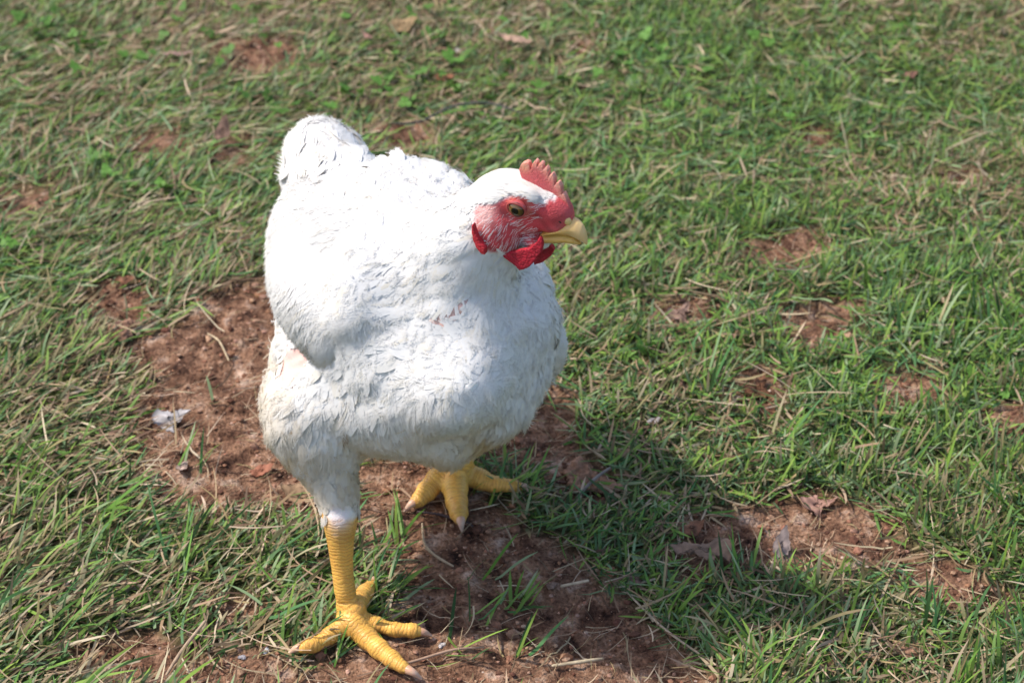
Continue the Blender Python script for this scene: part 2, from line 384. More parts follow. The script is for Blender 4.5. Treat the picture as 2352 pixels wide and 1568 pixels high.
    s = soil(x, y); z = H(x, y)+np.where(s < 0, rng.uniform(0.002, 0.014, n), 0.001)
    k = (x < -.02) | (rng.random(n) < .6); L = rng.uniform(0.018, 0.055, n)*np.where(s > 0, 0.8, 1)*np.where(k, 1, .55); W = rng.uniform(0.0005, 0.0016, n)
    c = pick(TAN, n, p=[.28, .15, .32, .08, .15, .02]); addt(*blades(np.stack([x, y, z], 1), rng.uniform(0, 6.28, n), L, W, rng.uniform(1.25, 1.58, n), rng.uniform(-0.25, 0.25, n), rng.uniform(-0.9, 0.9, n), c, c*1.05, 6, 0.0012))
    # surrounding lawn outside the framed part, coarser
    ng = 150000; r = rng.uniform(0, 1, ng)**1.15*5.0; a = rng.uniform(0, 6.283, ng); x = r*np.cos(a); y = 1.5+r*np.sin(a)
    k = ~(keep_view(x, y) & (y > 0.90) & (y < 2.30)); x = x[k]; y = y[k]; s = soil(x, y); k = s < 0.0; x = x[k]; y = y[k]; n = len(x)
    cb = pick(GREEN, n); d = rng.random(n) < 0.35; cb[d] = pick(TAN, d.sum())
    sc = np.clip(1+(np.hypot(x, y-1.5)-0.8)*0.8, 1, 4)
    addg(*blades(np.stack([x, y, H(x, y)], 1), lean_az(x, y), rng.uniform(0.018, 0.045, n)*np.clip(sc, 1, 1.5), rng.uniform(0.0016, 0.003, n)*sc, rng.uniform(0.3, 1.2, n), rng.uniform(0, 0.8, n), rng.uniform(-.4, .4, n), cb*0.85, cb, 3))
    g = mesh_np("grass", np.vstack(GV), np.vstack(GF), np.vstack(GC), M_grass); tag(g, kind="stuff")
    t = mesh_np("dry_grass", np.vstack(TV), np.vstack(TF), np.vstack(TC), M_straw); tag(t, kind="stuff")
make_grass()

def make_clover():
    V = []; F = []; C = []; n = 0
    spots = []
    for px, py, m, sg in ((330,620,10,.02),(250,150,16,.05),(500,60,22,.09),(700,260,12,.06),(1250,230,26,.07),(1500,190,18,.07),(1480,840,4,.008),(160,60,14,.06),(1050,60,20,.08),(800,220,12,.05),(1780,250,10,.07),(350,440,8,.02),(1700,140,14,.08),(2290,900,6,.02),(60,560,8,.03),(1000,200,14,.05),(250,390,10,.03),(1290,580,5,.02),(2200,600,9,.05)):
        p = G(px, py)
        for i in range(int(m*0.9)): spots.append((p[0]+rng.normal(0, sg*0.7), p[1]+rng.normal(0, sg*0.5)))
    for x, y in spots:
        h = rng.uniform(0.004, 0.013); z = float(H(np.array([x]), np.array([y]))[0])+h; r = rng.uniform(0.0020, 0.0040)
        c = np.array([0.11, 0.24, 0.04])*rng.uniform(0.8, 1.25); a0 = rng.uniform(0, 6.28); tl = rng.normal(0, 0.45, 2)
        for q in range(3):
            a = a0+q*2.094; cx = x+math.cos(a)*r*0.95; cy = y+math.sin(a)*r*0.95
            ring = [(x, y, z)]
            for s in range(8):
                b = a+math.pi+0.45+(2*math.pi-0.9)*s/7; rr = r*(0.92 if s in (3, 4) else 1.0)
                X = cx+math.cos(b)*rr; Y = cy+math.sin(b)*rr
                ring.append((X, Y, z+(X-x)*tl[0]+(Y-y)*tl[1]+0.0012*math.cos(3*b)))
            V += ring; F += [[n, n+s, n+s+1] for s in range(1, 8)]; C += [c]*9; n += 9
        gz = z-h; V += [(x-.0004, y, gz), (x+.0004, y, gz), (x+.0003, y, z), (x-.0003, y, z)]; C += [c*0.8]*4
        F += [[n, n+1, n+2], [n, n+2, n+3]]; n += 4
    o = mesh_np("clover", np.array(V), np.array(F), np.array(C), M_grass); tag(o, kind="stuff")
make_clover()

def make_crumbs():
    ico = bmesh.new(); bmesh.ops.create_icosphere(ico, subdivisions=1, radius=1); iv = np.array([v.co[:] for v in ico.verts]); fi = np.array([[v.index for v in f.verts] for f in ico.faces]); ico.free()
    x, y = field(90000, -0.65, 0.65, 0.92, 2.2); s = soil(x, y); k = keep_view(x, y) & (s > -0.006) & (rng.random(len(x)) < 0.62); x = x[k]; y = y[k]; n = len(x)
    r = 0.0004+0.0016*rng.random(n)**2.2+0.0030*(rng.random(n) < 0.06)*rng.random(n)
    z = H(x, y)+r*0.25
    V = iv[None]*r[:, None, None]*(1+0.55*(rng.random((n, 12, 1))-0.5))*np.stack([np.ones(n), rng.uniform(.6, 1.2, n), rng.uniform(.5, .9, n)], 1)[:, None, :]+np.stack([x, y, z], 1)[:, None, :]
    F = (fi[None]+(np.arange(n)*12)[:, None, None]).reshape(-1, 3)
    pal = np.array([(0.29, 0.145, 0.088), (0.36, 0.21, 0.14), (0.13, 0.062, 0.040), (0.44, 0.28, 0.195), (0.50, 0.38, 0.30)])
    c = pick(pal, n, p=[.34, .3, .20, .14, .02]); big = r > .0018; c[big] = pick(pal[:3], big.sum())
    o = mesh_np("soil_crumbs", V.reshape(-1, 3), F, np.repeat(c, 12, 0), M_soilc, smooth=False); tag(o, kind="stuff")
make_crumbs()
# ------------------------------------------------------------------ leaves, twigs, crumbs lying about
def ground_z(x, y): return float(H(np.array([x]), np.array([y]))[0])
def dead_leaf(px, py, size, rot, color, label, outline=None, curl=.35, lift=.006, tilt=(0, 0), seed=0, cat="leaf", name="dead_leaf"):
    r = np.random.default_rng(seed); p = G(px, py); z0 = ground_z(p[0], p[1])+lift
    outline = outline or [(-1,0),(-.6,.35),(-.1,.5),(.5,.35),(1,0),(.5,-.3),(0,-.5),(-.6,-.3)]
    O = np.array(outline, float); 
    # densify edge raggedly
    E = []
    for i in range(len(O)):
        a = O[i]; b = O[(i+1) % len(O)]
        for k in range(5): E.append(a+(b-a)*k/5+r.normal(0, .03, 2))
    E = np.array(E); c0 = E.mean(0); V = []; rings = 5; ne = len(E)
    for j in range(1, rings+1):
        for e in E: V.append(c0+(e-c0)*j/rings)
    V = np.vstack([[c0], V]); 
    Z = curl*(0.5*V[:, 0]**2*.6-.8*V[:, 1]**2*np.sign(curl))+.12*np.sin(V[:, 0]*5+seed)*np.cos(V[:, 1]*6)+tilt[0]*V[:, 0]+tilt[1]*V[:, 1]
    ca, sa = math.cos(rot), math.sin(rot)
    W3 = np.stack([V[:, 0]*ca-V[:, 1]*sa, V[:, 0]*sa+V[:, 1]*ca, Z], 1)*size
    W3 += np.array([p[0], p[1], z0]); mn = H(W3[:, 0], W3[:, 1])+.001; W3[:, 2] = np.maximum(W3[:, 2], mn)
    F = [[0, 1+i, 1+(i+1) % ne] for i in range(ne)]
    for j in range(rings-1):
        for i in range(ne):
            a = 1+j*ne+i; b = 1+j*ne+(i+1) % ne; F.append([a, b, b+ne]); F.append([a, b+ne, a+ne])
    nV = len(W3); T = np.array([0, 0, .0005]); 
    V2 = np.vstack([W3, W3-T]); F2 = F+[[q+nV for q in f[::-1]] for f in F]
    l0 = 1+(rings-1)*ne
    for i in range(ne): a = l0+i; b = l0+(i+1) % ne; F2 += [[a, a+nV, b+nV], [a, b+nV, b]]
    c = np.tile(np.array(color), (len(V2), 1))*(0.8+.4*vnoise(V2[:, 0], V2[:, 1], 400, seed)[:, None])
    o = mesh_np(name, V2, np.array(F2), c, M_leaf); o.data.transform(__import__('mathutils').Matrix.Translation((-p[0], -p[1], -z0))); o.location = (p[0], p[1], z0)
    return tag(o, label, cat)
star = [(-1,.1),(-.55,.45),(-.2,.55),(.05,.25),(.5,.45),(1,.5),(.75,.1),(.55,-.15),(.25,-.1),(.2,-.45),(.3,-.95),(0,-.75),(-.3,-.45),(-.8,-.3)]
dead_leaf(392, 972, .0145, 0.0, (.40, .37, .36), "curled grey dead leaf on the bare soil left of the hen", star, .5, .008, (0, .5), 3)
dead_leaf(515, 345, .0135, 1.4, (.17, .10, .07), "dark brown upright leaf in the grass behind the hen's tail", None, .9, .012, (.6, .3), 5)
dead_leaf(925, 90, .016, .3, (.30, .20, .10), "folded olive brown leaf in the far grass above the hen", None, .8, .010, (.2, .5), 6)
dead_leaf(1180, 122, .020, -.35, (.42, .27, .19), "pale tan curled leaf near the top middle of the lawn", [(-1,.1),(-.3,.25),(.3,.2),(1,0),(.4,-.2),(-.3,-.15)], .5, .012, (0, .3), 7)
dead_leaf(290, 672, .0085, .2, (.20, .085, .045), "small reddish brown leaf beside light green clover at left", None, .4, .006, (0, .3), 8)
dead_leaf(1612, 1275, .021, .1, (.25, .16, .11), "ragged grey brown leaf lying in the shaded grass right of the hen", [(-1,.2),(-.5,.3),(0,.15),(.4,.35),(.9,.4),(1,.0),(.8,-.5),(.45,-.2),(.3,-.45),(0,-.3),(-.4,-.15),(-.8,-.1)], .3, .010, (0, .3), 9)
dead_leaf(1795, 1255, .012, 1.2, (.22, .17, .155), "small grey curled leaf scrap at the edge of the right soil patch", None, .8, .008, (.4, .2), 10)
dead_leaf(1500, 985, .006, .5, (.40, .36, .34), "tiny grey leaf scrap in the grass right of the hen's breast", None, .5, .006, (0, .2), 11)
dead_leaf(700, 1145, .019, -.4, (.30, .19, .11), "flat brown leaf half hidden in grass left of the hen's hock", None, .3, .005, (0, .3), 12)
dead_leaf(1020, 195, .010, .1, (.33, .13, .07), "reddish brown leaf deep in the far grass above the comb", None, .5, .006, (0, .3), 13)
dead_leaf(2090, 188, .008, .4, (.26, .13, .09), "small red brown leaf in the far right grass", None, .5, .010, (0, .3), 14)
dead_leaf(845, 105, .008, 2.2, (.34, .18, .14), "tiny pinkish brown leaf in the far grass behind the hen", None, .5, .010, (0, .3), 15)
dead_leaf(410, 148, .013, 0, (.36, .22, .18), "flat pinkish dead leaf beside the far bare patch", [(-1,.1),(0,.25),(1,.1),(1,-.1),(0,-.2),(-1,-.1)], .2, .010, (0, .1), 16)
dead_leaf(1740, 905, .015, .8, (.16, .07, .035), "dark wet looking leaf with holes in the right hand grass", star, .4, .007, (0, .3), 17)
dead_leaf(1590, 1215, .011, .6, (.22, .10, .055), "reddish brown leaf scrap at the left tip of the right soil strip", None, .5, .006, (0, .3), 21)
dead_leaf(1460, 1330, .008, 2.0, (.20, .12, .09), "small dark leaf scrap on the shaded soil edge right of the feet", None, .6, .005, (0, .2), 22)
dead_leaf(600, 1075, .010, .4, (.30, .12, .07), "rust coloured leaf scrap on the soil left of the hen's thigh", None, .4, .004, (.1, .2), 23)
dead_leaf(1880, 1150, .013, -.2, (.36, .20, .15), "pinkish brown leaf scrap above the right soil strip", star, .5, .007, (0, .3), 24)
dead_leaf(420, 1085, .007, 1.0, (.42, .30, .24), "small pale leaf scrap on the lower left bare soil", None, .5, .004, (0, .2), 25)
dead_leaf(1560, 735, .013, .5, (.32, .20, .15), "brown leaf scrap in the grass right of the hen's shoulder", star, .5, .007, (0, .3), 26)
def stalk(pts, r, color, label, cat, name, lift=.004):
    P = [G(x, y, 0) for x, y, *_ in pts]
    for q, s in zip(P, pts): q[2] = ground_z(q[0], q[1])+(s[2] if len(s) > 2 else lift)
    S = Soup(); S.tube(P, [r*(.7 if i in (0, len(P)-1) else 1) for i in range(len(P))], nu=8)
    V = S.verts(); o = mesh_np(name, V, [np.array([f for f in S.F if len(f) == 4])], np.tile(np.array(color), (len(V), 1)), M_leaf)
    return tag(o, label, cat)
stalk([(1325,1150,.004),(1345,1135,.012),(1370,1120,.014),(1400,1100,.012)], .0012, (.24, .20, .17), "grey bent stick in the grass right of the hen's rear foot", "twig", "twig")
stalk([(900,305,.008),(960,298,.011),(1040,278,.014),(1120,272,.016),(1200,285,.012)], .0009, (.07, .065, .07), "long thin dark stem lying across the grass behind the hen", "twig", "twig")
stalk([(960,1183,.003),(1010,1190,.004),(1070,1205,.003),(1085,1210,.002)], .0010, (.07, .05, .05), "dark thin twig on the soil beneath the rear claws", "twig", "twig")
stalk([(385,1567,.010),(420,1525,.016),(475,1475,.020)], .0013, (.42, .30, .20), "straight tan dry stalk at the bottom left of the lawn", "stalk", "dry_stalk")
stalk([(970,1205,.002),(975,1250,.004),(1000,1280,.003),(1040,1298,.002)], .0010, (.45, .34, .22), "hooked pale straw on the soil below the rear claws", "straw", "straw")
stalk([(890,1540,.003),(960,1518,.004),(1040,1500,.004),(1110,1488,.003)], .0009, (.40, .26, .18), "long brown straw running right from the front claw", "straw", "straw")
stalk([(1270,1526,.004),(1335,1519,.006),(1385,1505,.005)], .0013, (.50, .40, .26), "thick pale straw on the soil at the bottom middle", "straw", "straw")
stalk([(1440,1350,.004),(1530,1440,.005),(1650,1530,.003)], .0008, (.45, .35, .24), "very long thin straw crossing the dark soil right of the feet", "straw", "straw")
stalk([(1290,1350,.006),(1350,1346,.008)], .0014, (.48, .38, .26), "short thick straw lying level at the shaded soil edge", "straw", "straw")
stalk([(478,775,.005),(505,800,.006),(526,838,.003)], .0008, (.52, .40, .25), "thin pale straw on the soil left of the hen's wing", "straw", "straw")
def lump(px, py, size, color, label, cat, name, seed, m=None, flat=.6, n=3):
    r = np.random.default_rng(seed); p = G(px, py); z = ground_z(p[0], p[1]); S = Soup()
    for i in range(n): S.ell(p+np.array([r.normal(0, .45), r.normal(0, .35), 0])*size+ZZ_*(z-p[2]+size*.25), np.eye(3), size*np.array([r.uniform(.5, .9), r.uniform(.4, .8), r.uniform(.4, .7)*flat]), 14, 10)
    V, F, N = remesh(S.verts(), S.F, size*.06, 2); k = fbm(V[:, 0]+V[:, 2]*1.3, V[:, 1]-V[:, 2], 1.2/size, seed, 4)+.5*fbm(V[:, 0]-V[:, 2]*1.3, V[:, 1]+V[:, 2], 4/size, seed+4, 3)
    k = k+.35*fbm(V[:, 0]+V[:, 2], V[:, 1]+V[:, 2], 260, seed+9, 3)*min(1, size/.008)
    V = V+N*(k*size*.34)[:, None]
    o = mesh_np(name, V, F, np.tile(np.array(color), (len(V), 1))*(.85+.35*np.clip(k, -1, 1)[:, None]), m or M_soilc)
    return tag(o, label, cat)
ZZ_ = np.array([0, 0, 1.])
lump(1348, 945, .0045, (.62, .58, .56), "whitish grey crumb beside the grass right of the hen's belly", "pebble", "pebble", 1, M_stone)
lump(1330, 905, .0050, (.55, .40, .30), "pale buff soil lump just right of the hen's belly", "soil lump", "soil_lump", 2)
lump(1340, 1090, .0150, (.36, .20, .125), "large reddish clod of soil right of the rear foot", "soil lump", "soil_lump", 3, flat=.45, n=5)
lump(610, 1492, .0030, (.66, .66, .68), "bright white dropping on the soil left of the front foot", "dropping", "dropping", 4, M_stone)
lump(557, 1500, .0030, (.34, .32, .33), "round bluish grey pebble left of the front foot", "pebble", "pebble", 5, M_stone)
lump(278, 775, .0130, (.32, .18, .12), "brown clod at the left end of the bare patch", "soil lump", "soil_lump", 6, flat=.5, n=4)
lump(90, 1045, .0080, (.48, .34, .26), "pale clod in the grass at the left edge", "soil lump", "soil_lump", 7)
lump(1838, 1548, .0085, (.40, .25, .15), "round tan clod in the grass at the bottom right", "soil lump", "soil_lump", 8)
lump(2100, 1500, .0090, (.34, .19, .12), "brown clod between grass blades near the bottom right corner", "soil lump", "soil_lump", 9)
lump(1270, 1345, .0034, (.24, .16, .12), "small grey crumb on the shaded soil below the rear foot", "soil lump", "soil_lump", 10)
lump(1055, 130, .0060, (.60, .52, .47), "pale round pebble in the far grass", "pebble", "pebble", 11, M_stone)
lump(1018, 1478, .0026, (.62, .55, .52), "white speck of dropping right of the front foot's claws", "dropping", "dropping", 12, M_stone)
lump(2340, 340, .0080, (.62, .50, .42), "pale pebble at the far right edge of the lawn", "pebble", "pebble", 13, M_stone)
# ------------------------------------------------------------------ the hen
hen = empty("hen", (-0.065, 1.19, 0.0))
tag(hen, "white broiler hen with a red comb and yellow legs striding over bare soil", "hen")
TH = math.radians(17); hh = np.array([math.sin(TH), -math.cos(TH), 0]); ll = np.array([math.cos(TH), math.sin(TH), 0]); ZZ = np.array([0, 0, 1.])
B0 = np.array([-0.065, 1.20, 0])
def B(s, lat, z): return B0+hh*s+ll*lat+ZZ*z
# head frame
hf = nrm(np.array([0.905, -0.415, -0.075])); hs = nrm(np.cross(hf, ZZ)); hu = np.cross(hs, hf)
EYE = Yp(1187, 480, 1.104); HC = EYE-hs*0.0160
PXM = 1.281/FP*0.9408/4.48
def HL(al, be, ga): return HC+hf*al+hu*be+hs*ga
def HP2(zx, zy, ga):
    """profile drawing -> head-local (forward, up) at sideways offset ga"""
    a = (zx-940)*PXM+0.016*(hs@RT); b = -(zy-715)*PXM+0.016*(hs@UP)
    a -= ga*(hs@RT); b -= ga*(hs@UP)
    M = np.array([[hf@RT, hu@RT], [hf@UP, hu@UP]]); r = np.linalg.solve(M, [a, b]); return r[0], r[1]
def HP(zx, zy, ga): al, be = HP2(zx, zy, ga); return HL(al, be, ga)
def loc(P): d = P-HC; return d@hf, d@hu, d@hs

# ---- legs and toes (centre lines)
def toe(pts, z0=0.0075):
    return [G(p[0], p[1], (p[2] if len(p) > 2 else z0)) for p in pts]
fA = G(806, 1428, 0.012)
hockR = Yp(781, 1185, 1.104); hockR2 = Yp(783, 1215, 1.102)
shankR = [Yp(779, 1165, 1.108), hockR, Yp(782, 1235, 1.100), Yp(786, 1300, 1.096), Yp(793, 1360, 1.092), Yp(802, 1405, 1.090), fA]
shankR_r = [0.0112, 0.0120, 0.0092, 0.0072, 0.0072, 0.0086, 0.0084]
toesR = [
 (toe([(808,1430,.012),(840,1462,.0085),(880,1497,.0075),(915,1524,.007),(930,1534,.0065)]), [.0088,.0078,.0070,.0060,.0047], toe([(926,1532,.0062),(948,1546,.005),(968,1558,.0015)])),
 (toe([(812,1420,.012),(850,1428,.009),(900,1444,.0075),(945,1447,.0075),(962,1450,.0065)]), [.0078,.0060,.0054,.0058,.0042], toe([(958,1449,.0065),(974,1454,.005),(991,1459,.0015)])),
 (toe([(800,1430,.012),(770,1450,.009),(735,1474,.0072),(705,1484,.0085),(692,1489,.0075)]), [.0080,.0066,.0058,.0060,.0044], toe([(697,1487,.0078),(680,1492,.006),(660,1503,.0015)])),
 (toe([(812,1400,.018),(830,1372,.012),(845,1352,.0095),(854,1341,.0085)]), [.0078,.0066,.0058,.0044], toe([(852,1344,.0085),(858,1334,.007),(864,1326,.003)])),
]
fB = G(1050, 1090, 0.012)
hockL = B(-0.055, 0.045, 0.085)
shankL = [hockL, 0.5*(hockL+fB)+ZZ*0.002, fB+np.array([0.0, 0.004, 0.012]), fB]
shankL_r = [0.0135, 0.0100, 0.0118, 0.0112]
toesL = [
 (toe([(1050,1090,.012),(1015,1092,.012),(990,1118,.0085),(965,1144,.007),(955,1152,.0065)]), [.0098,.0082,.0078,.0066,.0050], toe([(958,1150,.0065),(944,1161,.0055),(929,1173,.0015)])),
 (toe([(1050,1088,.012),(1045,1105,.012),(1048,1145,.008),(1054,1178,.0075),(1056,1190,.0065)]), [.0105,.0092,.0082,.0070,.0054], toe([(1056,1186,.0068),(1059,1202,.0055),(1061,1219,.0015)])),
 (toe([(1058,1085,.012),(1095,1098,.009),(1135,1112,.0072),(1175,1116,.007),(1190,1118,.006)]), [.0095,.0078,.0064,.0056,.0046], toe([(1186,1118,.006),(1205,1120,.005),(1224,1125,.0015)])),
 (toe([(1050,1085,.012),(1040,1062,.010),(1034,1048,.009)]), [.0085,.0068,.0050], toe([(1034,1050,.009),(1031,1040,.006),(1029,1033,.002)])),
]
S = Soup()
# trunk
secs = [(-.135,-.016,.184,.030,.030),(-.11,-.010,.174,.048,.044),(-.07,-.004,.170,.070,.072),(-.03,-.002,.174,.080,.092),(.01,-.002,.177,.084,.093),(.05,-.001,.180,.084,.083),(.08,0,.176,.075,.060),(.100,0,.186,.058,.050),(.113,0,.190,.036,.032)]
S.tube([B(a, b, c) for a, b, c, _, _ in secs], [(w, h) for *_, w, h in secs], nu=40)
S.ell(B(0.030, -0.014, 0.148), (hh, ll, ZZ), (0.052, 0.060, 0.050))         # keel / breast fill
S.ell(np.array([-.036, 1.133, .204]), (hh, ll, ZZ), (.050, .062, .048))        # crop
S.ell(B(0.045, 0.046, 0.184), (hh, ll, ZZ), (0.056, 0.036, 0.056))       # far breast and wing bulge
S.tube([B(-.08,-.010,.190), B(-.115,-.020,.198), B(-.140,-.028,.208), B(-.154,-.032,.216)], [(.048,.044),(.038,.036),(.029,.029),(.020,.020)])   # tail head
S.ell(B(-.146, -.024, .216), (hh, ll, ZZ), (.020, .034, .028))        # rounded tail mound
# shoulders and neck
neck = [B(.030, .002, .205), np.array([-.042, 1.147, .233]), np.array([-.029, 1.135, .263]), np.array([-.012, 1.128, .288]), HL(-.013, -.003, 0), HL(.002, -.002, 0)]
neck_r = [.064, .051, .0355, .0250, .0150, .0120]
S.tube(neck, neck_r, nu=28)
# head
S.ell(HL(-.004, -.001, 0), (hf, hs, hu), (.0220, .0142, .0118))
S.ell(HL(.013, -.004, 0), (hf, hs, hu), (.0165, .0098, .0125))
S.ell(HL(.015, -.0105, 0), (hf, hs, hu), (.0130, .0088, .0082))
S.ell(HP(1150, 1030, .0015), (hf, hs, hu), (.0075, .0080, .0050)); S.ell(HP(1215, 1050, .001), (hf, hs, hu), (.0060, .0062, .0038))
S.ell(HL(-.002, -.0115, 0), (hf, hs, hu), (.0190, .0118, .0115))
S.ell(HL(.000, .0070, .0095), (hf, hs, hu), (.0105, .0042, .0045))        # brow near
S.ell(HL(.000, .0065, -.0105), (hf, hs, hu), (.0105, .0042, .0055))
# thighs
hipR = B(-.01, -.048, .155)
S.tube([hipR, Yp(721, 950, 1.130), Yp(744, 1040, 1.120), Yp(768, 1110, 1.112), Yp(779, 1165, 1.108)], [(.038,.050), (.035,.040), (.0235,.026), (.0150,.017), .0118], nu=26)
hipL = B(-.03, .055, .150)
S.tube([hipL, B(-.04, .055, .115), hockL+ZZ*.004], [(.045,.05), (.030,.034), .0135], nu=24)
for P, R in ((shankR, shankR_r), (shankL, shankL_r)): S.tube(P, R, nu=16)
for q_, T in enumerate(toesR+toesL): S.tube(T[0], [r*(1.1 if q_ > 3 else 1)*(1-.16*i/(len(T[1])-1)) if i else r for i, r in enumerate(T[1])], nu=12)
# flesh under the wings and round the shoulders
S.tube([Yp(905, 480, 1.19), Yp(850, 600, 1.14), Yp(800, 720, 1.118), Yp(770, 780, 1.120)], [.022, .026, .022, .014], nu=24)
S.tube([Yp(850, 560, 1.17), Yp(770, 570, 1.19), Yp(720, 500, 1.25)], [.028, .030, .024], nu=24)
S.tube([B(.05, -.03, .213), B(.065, .0, .212), B(.05, .035, .208)], [.030, .034, .030], nu=24)
bV, bF, bN = remesh(S.verts(), S.F, 0.0014, 5, 0.5)
def vnormals(V, q):
    g = np.cross(V[q[:, 2]]-V[q[:, 0]], V[q[:, 3]]-V[q[:, 1]]); N = np.zeros_like(V)
    for c in range(3):
        for k in range(4): N[:, c] += np.bincount(q[:, k], g[:, c], len(V))
    return nrm(N)
def relax(V, q, w, it):
    e = np.vstack([q[:, [0, 1]], q[:, [1, 2]], q[:, [2, 3]], q[:, [3, 0]]]); deg = np.bincount(e.ravel(), minlength=len(V))
    for _ in range(it):
        A = np.stack([np.bincount(e[:, 0], V[e[:, 1], c], len(V))+np.bincount(e[:, 1], V[e[:, 0], c], len(V)) for c in range(3)], 1)/deg[:, None]
        V = V+(A-V)*w[:, None]
    return V
_lat = (bV-B(0, 0, 0))@ll
_d = np.full(len(bV), 9.)
for _c in [shankL]+[t[0] for t in toesL]:
    for _a, _b in zip(_c[:-1], _c[1:]):
        _ab = _b-_a; _t = np.clip(((bV-_a)@_ab)/(_ab@_ab), 0, 1); _d = np.minimum(_d, np.linalg.norm(bV-(_a+_t[:, None]*_ab), axis=1))
bV[:, 2] += np.clip((_lat+.01)/.07, 0, 1)*np.clip((.175-bV[:, 2])/.07, 0, 1)*.022*np.clip((_d-.014)/.02, 0, 1)*(bV[:, 2] > .045)
wt = np.clip((bV[:, 2]-.100)/.03, 0, 1)*np.clip((np.linalg.norm(bV-HC, axis=1)-.032)/.02, 0, 1)
bV = relax(bV, bF[0], wt*.9, 320); bN = vnormals(bV, bF[0])
# soft clumps of down under the feathers
rel = .0052*fbm(bV[:, 0]+bV[:, 2]*.9, bV[:, 1]-bV[:, 2]*.5, 34, 21, 2)+.0030*fbm(bV[:, 0]-bV[:, 2]*.7, bV[:, 1]+bV[:, 2], 80, 22, 2)+.0012*fbm(bV[:, 0]+bV[:, 2]*.4, bV[:, 1]-bV[:, 2]*.8, 190, 23, 2)
bV = bV+bN*(rel*wt)[:, None]; bN = vnormals(bV, bF[0])

#KN
# ---- skeleton segments that give feathers a direction and the skin its zones
def seg_d(P, a, b):
    ab = b-a; t = np.clip(((P-a)@ab)/(ab@ab), 0, 1); q = a+t[:, None]*ab; return np.linalg.norm(P-q, axis=1), t
def chain_d(P, pts):
    d = np.full(len(P), 9.); s = np.zeros(len(P)); acc = 0
    for a, b in zip(pts[:-1], pts[1:]):
        di, t = seg_d(P, a, b); l = np.linalg.norm(b-a); m = di < d; d[m] = di[m]; s[m] = acc+t[m]*l; acc += l
    return d, s
HOCKZ = 0.092
def leg_info(P):
    """distance to bare leg chains, arclength"""
    best = np.full(len(P), 9.); ss = np.zeros(len(P))
    for c in [shankR]+[t[0] for t in toesR]+[shankL]+[t[0] for t in toesL]:
        d, s = chain_d(P, c); m = d < best; best[m] = d[m]; ss[m] = s[m]
    return best, ss
def head_info(P):
    al, be, ga = loc(P); return al, be, ga
bvh = BVHTree.FromPolygons([tuple(v) for v in bV], [tuple(int(i) for i in f) for f in np.vstack([bF[0]])])
def onto(px, py):
    d = RT*((px-1176)/FP)+UP*((784-py)/FP)+FW; h = bvh.ray_cast(Vector(CAM), Vector(nrm(d))); return np.array(h[0]) if h[0] else Yp(px, py, 1.1)
def HZ(zx, zy, g):
    p = onto((1050+zx/4.48)*.9408, (350+zy/4.48)*.9408); a, b, c = loc(p)
    return (a, b) if (c > .002 and abs(a) < .04) else HP2(zx, zy, g)
def face_mask(P):
    """1 on bare red skin of the face; traced boundary in head coordinates"""
    al, be, ga = loc(P); g = np.abs(ga)
    near = (np.linalg.norm(P-HC, axis=1) < 0.05)
    out = np.zeros(len(P))
    # boundary polygon in profile (forward, up)
    poly = np.array([HZ(x, y, gg) for x, y, gg in ((700,640,.014),(800,590,.015),(930,555,.015),(1080,570,.012),(1190,640,.010),(1260,640,.008),(1300,560,.004),(1400,600,.002),(1640,780,.004),(1600,950,.005),(1400,1120,.006),(1250,1140,.007),(1100,1150,.010),(950,1180,.011),(800,1200,.012),(640,1200,.013),(540,1120,.014),(480,980,.014),(480,860,.014),(470,720,.014),(540,640,.014))])
    d = poly_sd(al, be, poly)
    # widen toward the beak over the top of the snout
    out = np.clip(d/0.0030+0.35, 0, 1)
    out = np.where((al > 0.0165), np.maximum(out, np.clip((al-0.0165)/0.003, 0, 1)), out)
    return out*near
legd, legs = leg_info(bV)
_tm = (bV[:, 2] < .030)*np.clip((.016-legd)/.004, 0, 1)
bV = bV+bN*(_tm*(.00040*np.sin(legs*2*math.pi/.0125)+.00015*np.sin(legs*2*math.pi/.0031)))[:, None]
al, be, ga = loc(bV)
face = face_mask(bV)
hockd = np.minimum(np.linalg.norm(bV-hockR, axis=1), 9)
zonez = bV[:, 2]
isleg = ((legd < 0.0175) & (zonez < 0.089)) & ((bV[:, 2] < 0.085) | (chain_d(bV, shankR)[0] < .016))
WHITE = np.array([0.86, 0.845, 0.815]); YEL = np.array([0.78, 0.455, 0.095]); RED = np.array([0.60, 0.060, 0.070]); PINK = np.array([0.70, 0.36, 0.27])
col = np.tile(WHITE, (len(bV), 1))
nse = vnoise(bV[:, 0]+bV[:, 2]*.7, bV[:, 1]-bV[:, 2]*.6, 260, 3)
nse2 = vnoise(bV[:, 0]-bV[:, 2], bV[:, 1]+bV[:, 2], 90, 8)
yel = YEL[None]*(0.80+0.35*nse2[:, None])*(1-np.array([0, .12, .15])*nse[:, None])
# scale creases on shank and toes (dark joints between scutes)
scute = np.where(isleg, legs, 0)
lz = np.clip((0.087+.016*(nse2-.5)+.006*(nse-.5)-zonez)/0.005, 0, 1)*isleg
_sd = (np.clip((.010-zonez)/.008, 0, 1)*np.clip(nse*2-.5, 0, 1)*.75)[:, None]; yel = yel*(1-_sd)+np.array([.26, .13, .07])*_sd
col = col*(1-lz[:, None])+yel*lz[:, None]
# bald pale skin patch on the front of the hock
hp = np.exp(-(np.linalg.norm((bV-(Yp(777, 1172, 1.094)))/np.array([.0075, .012, .0125]), axis=1))**2)[:, None]*(zonez > .05)[:, None]
hp = np.clip(hp*(.7+1.1*nse2[:, None]), 0, .85); col = col*(1-hp)+np.array([0.74, 0.64, 0.63])*hp
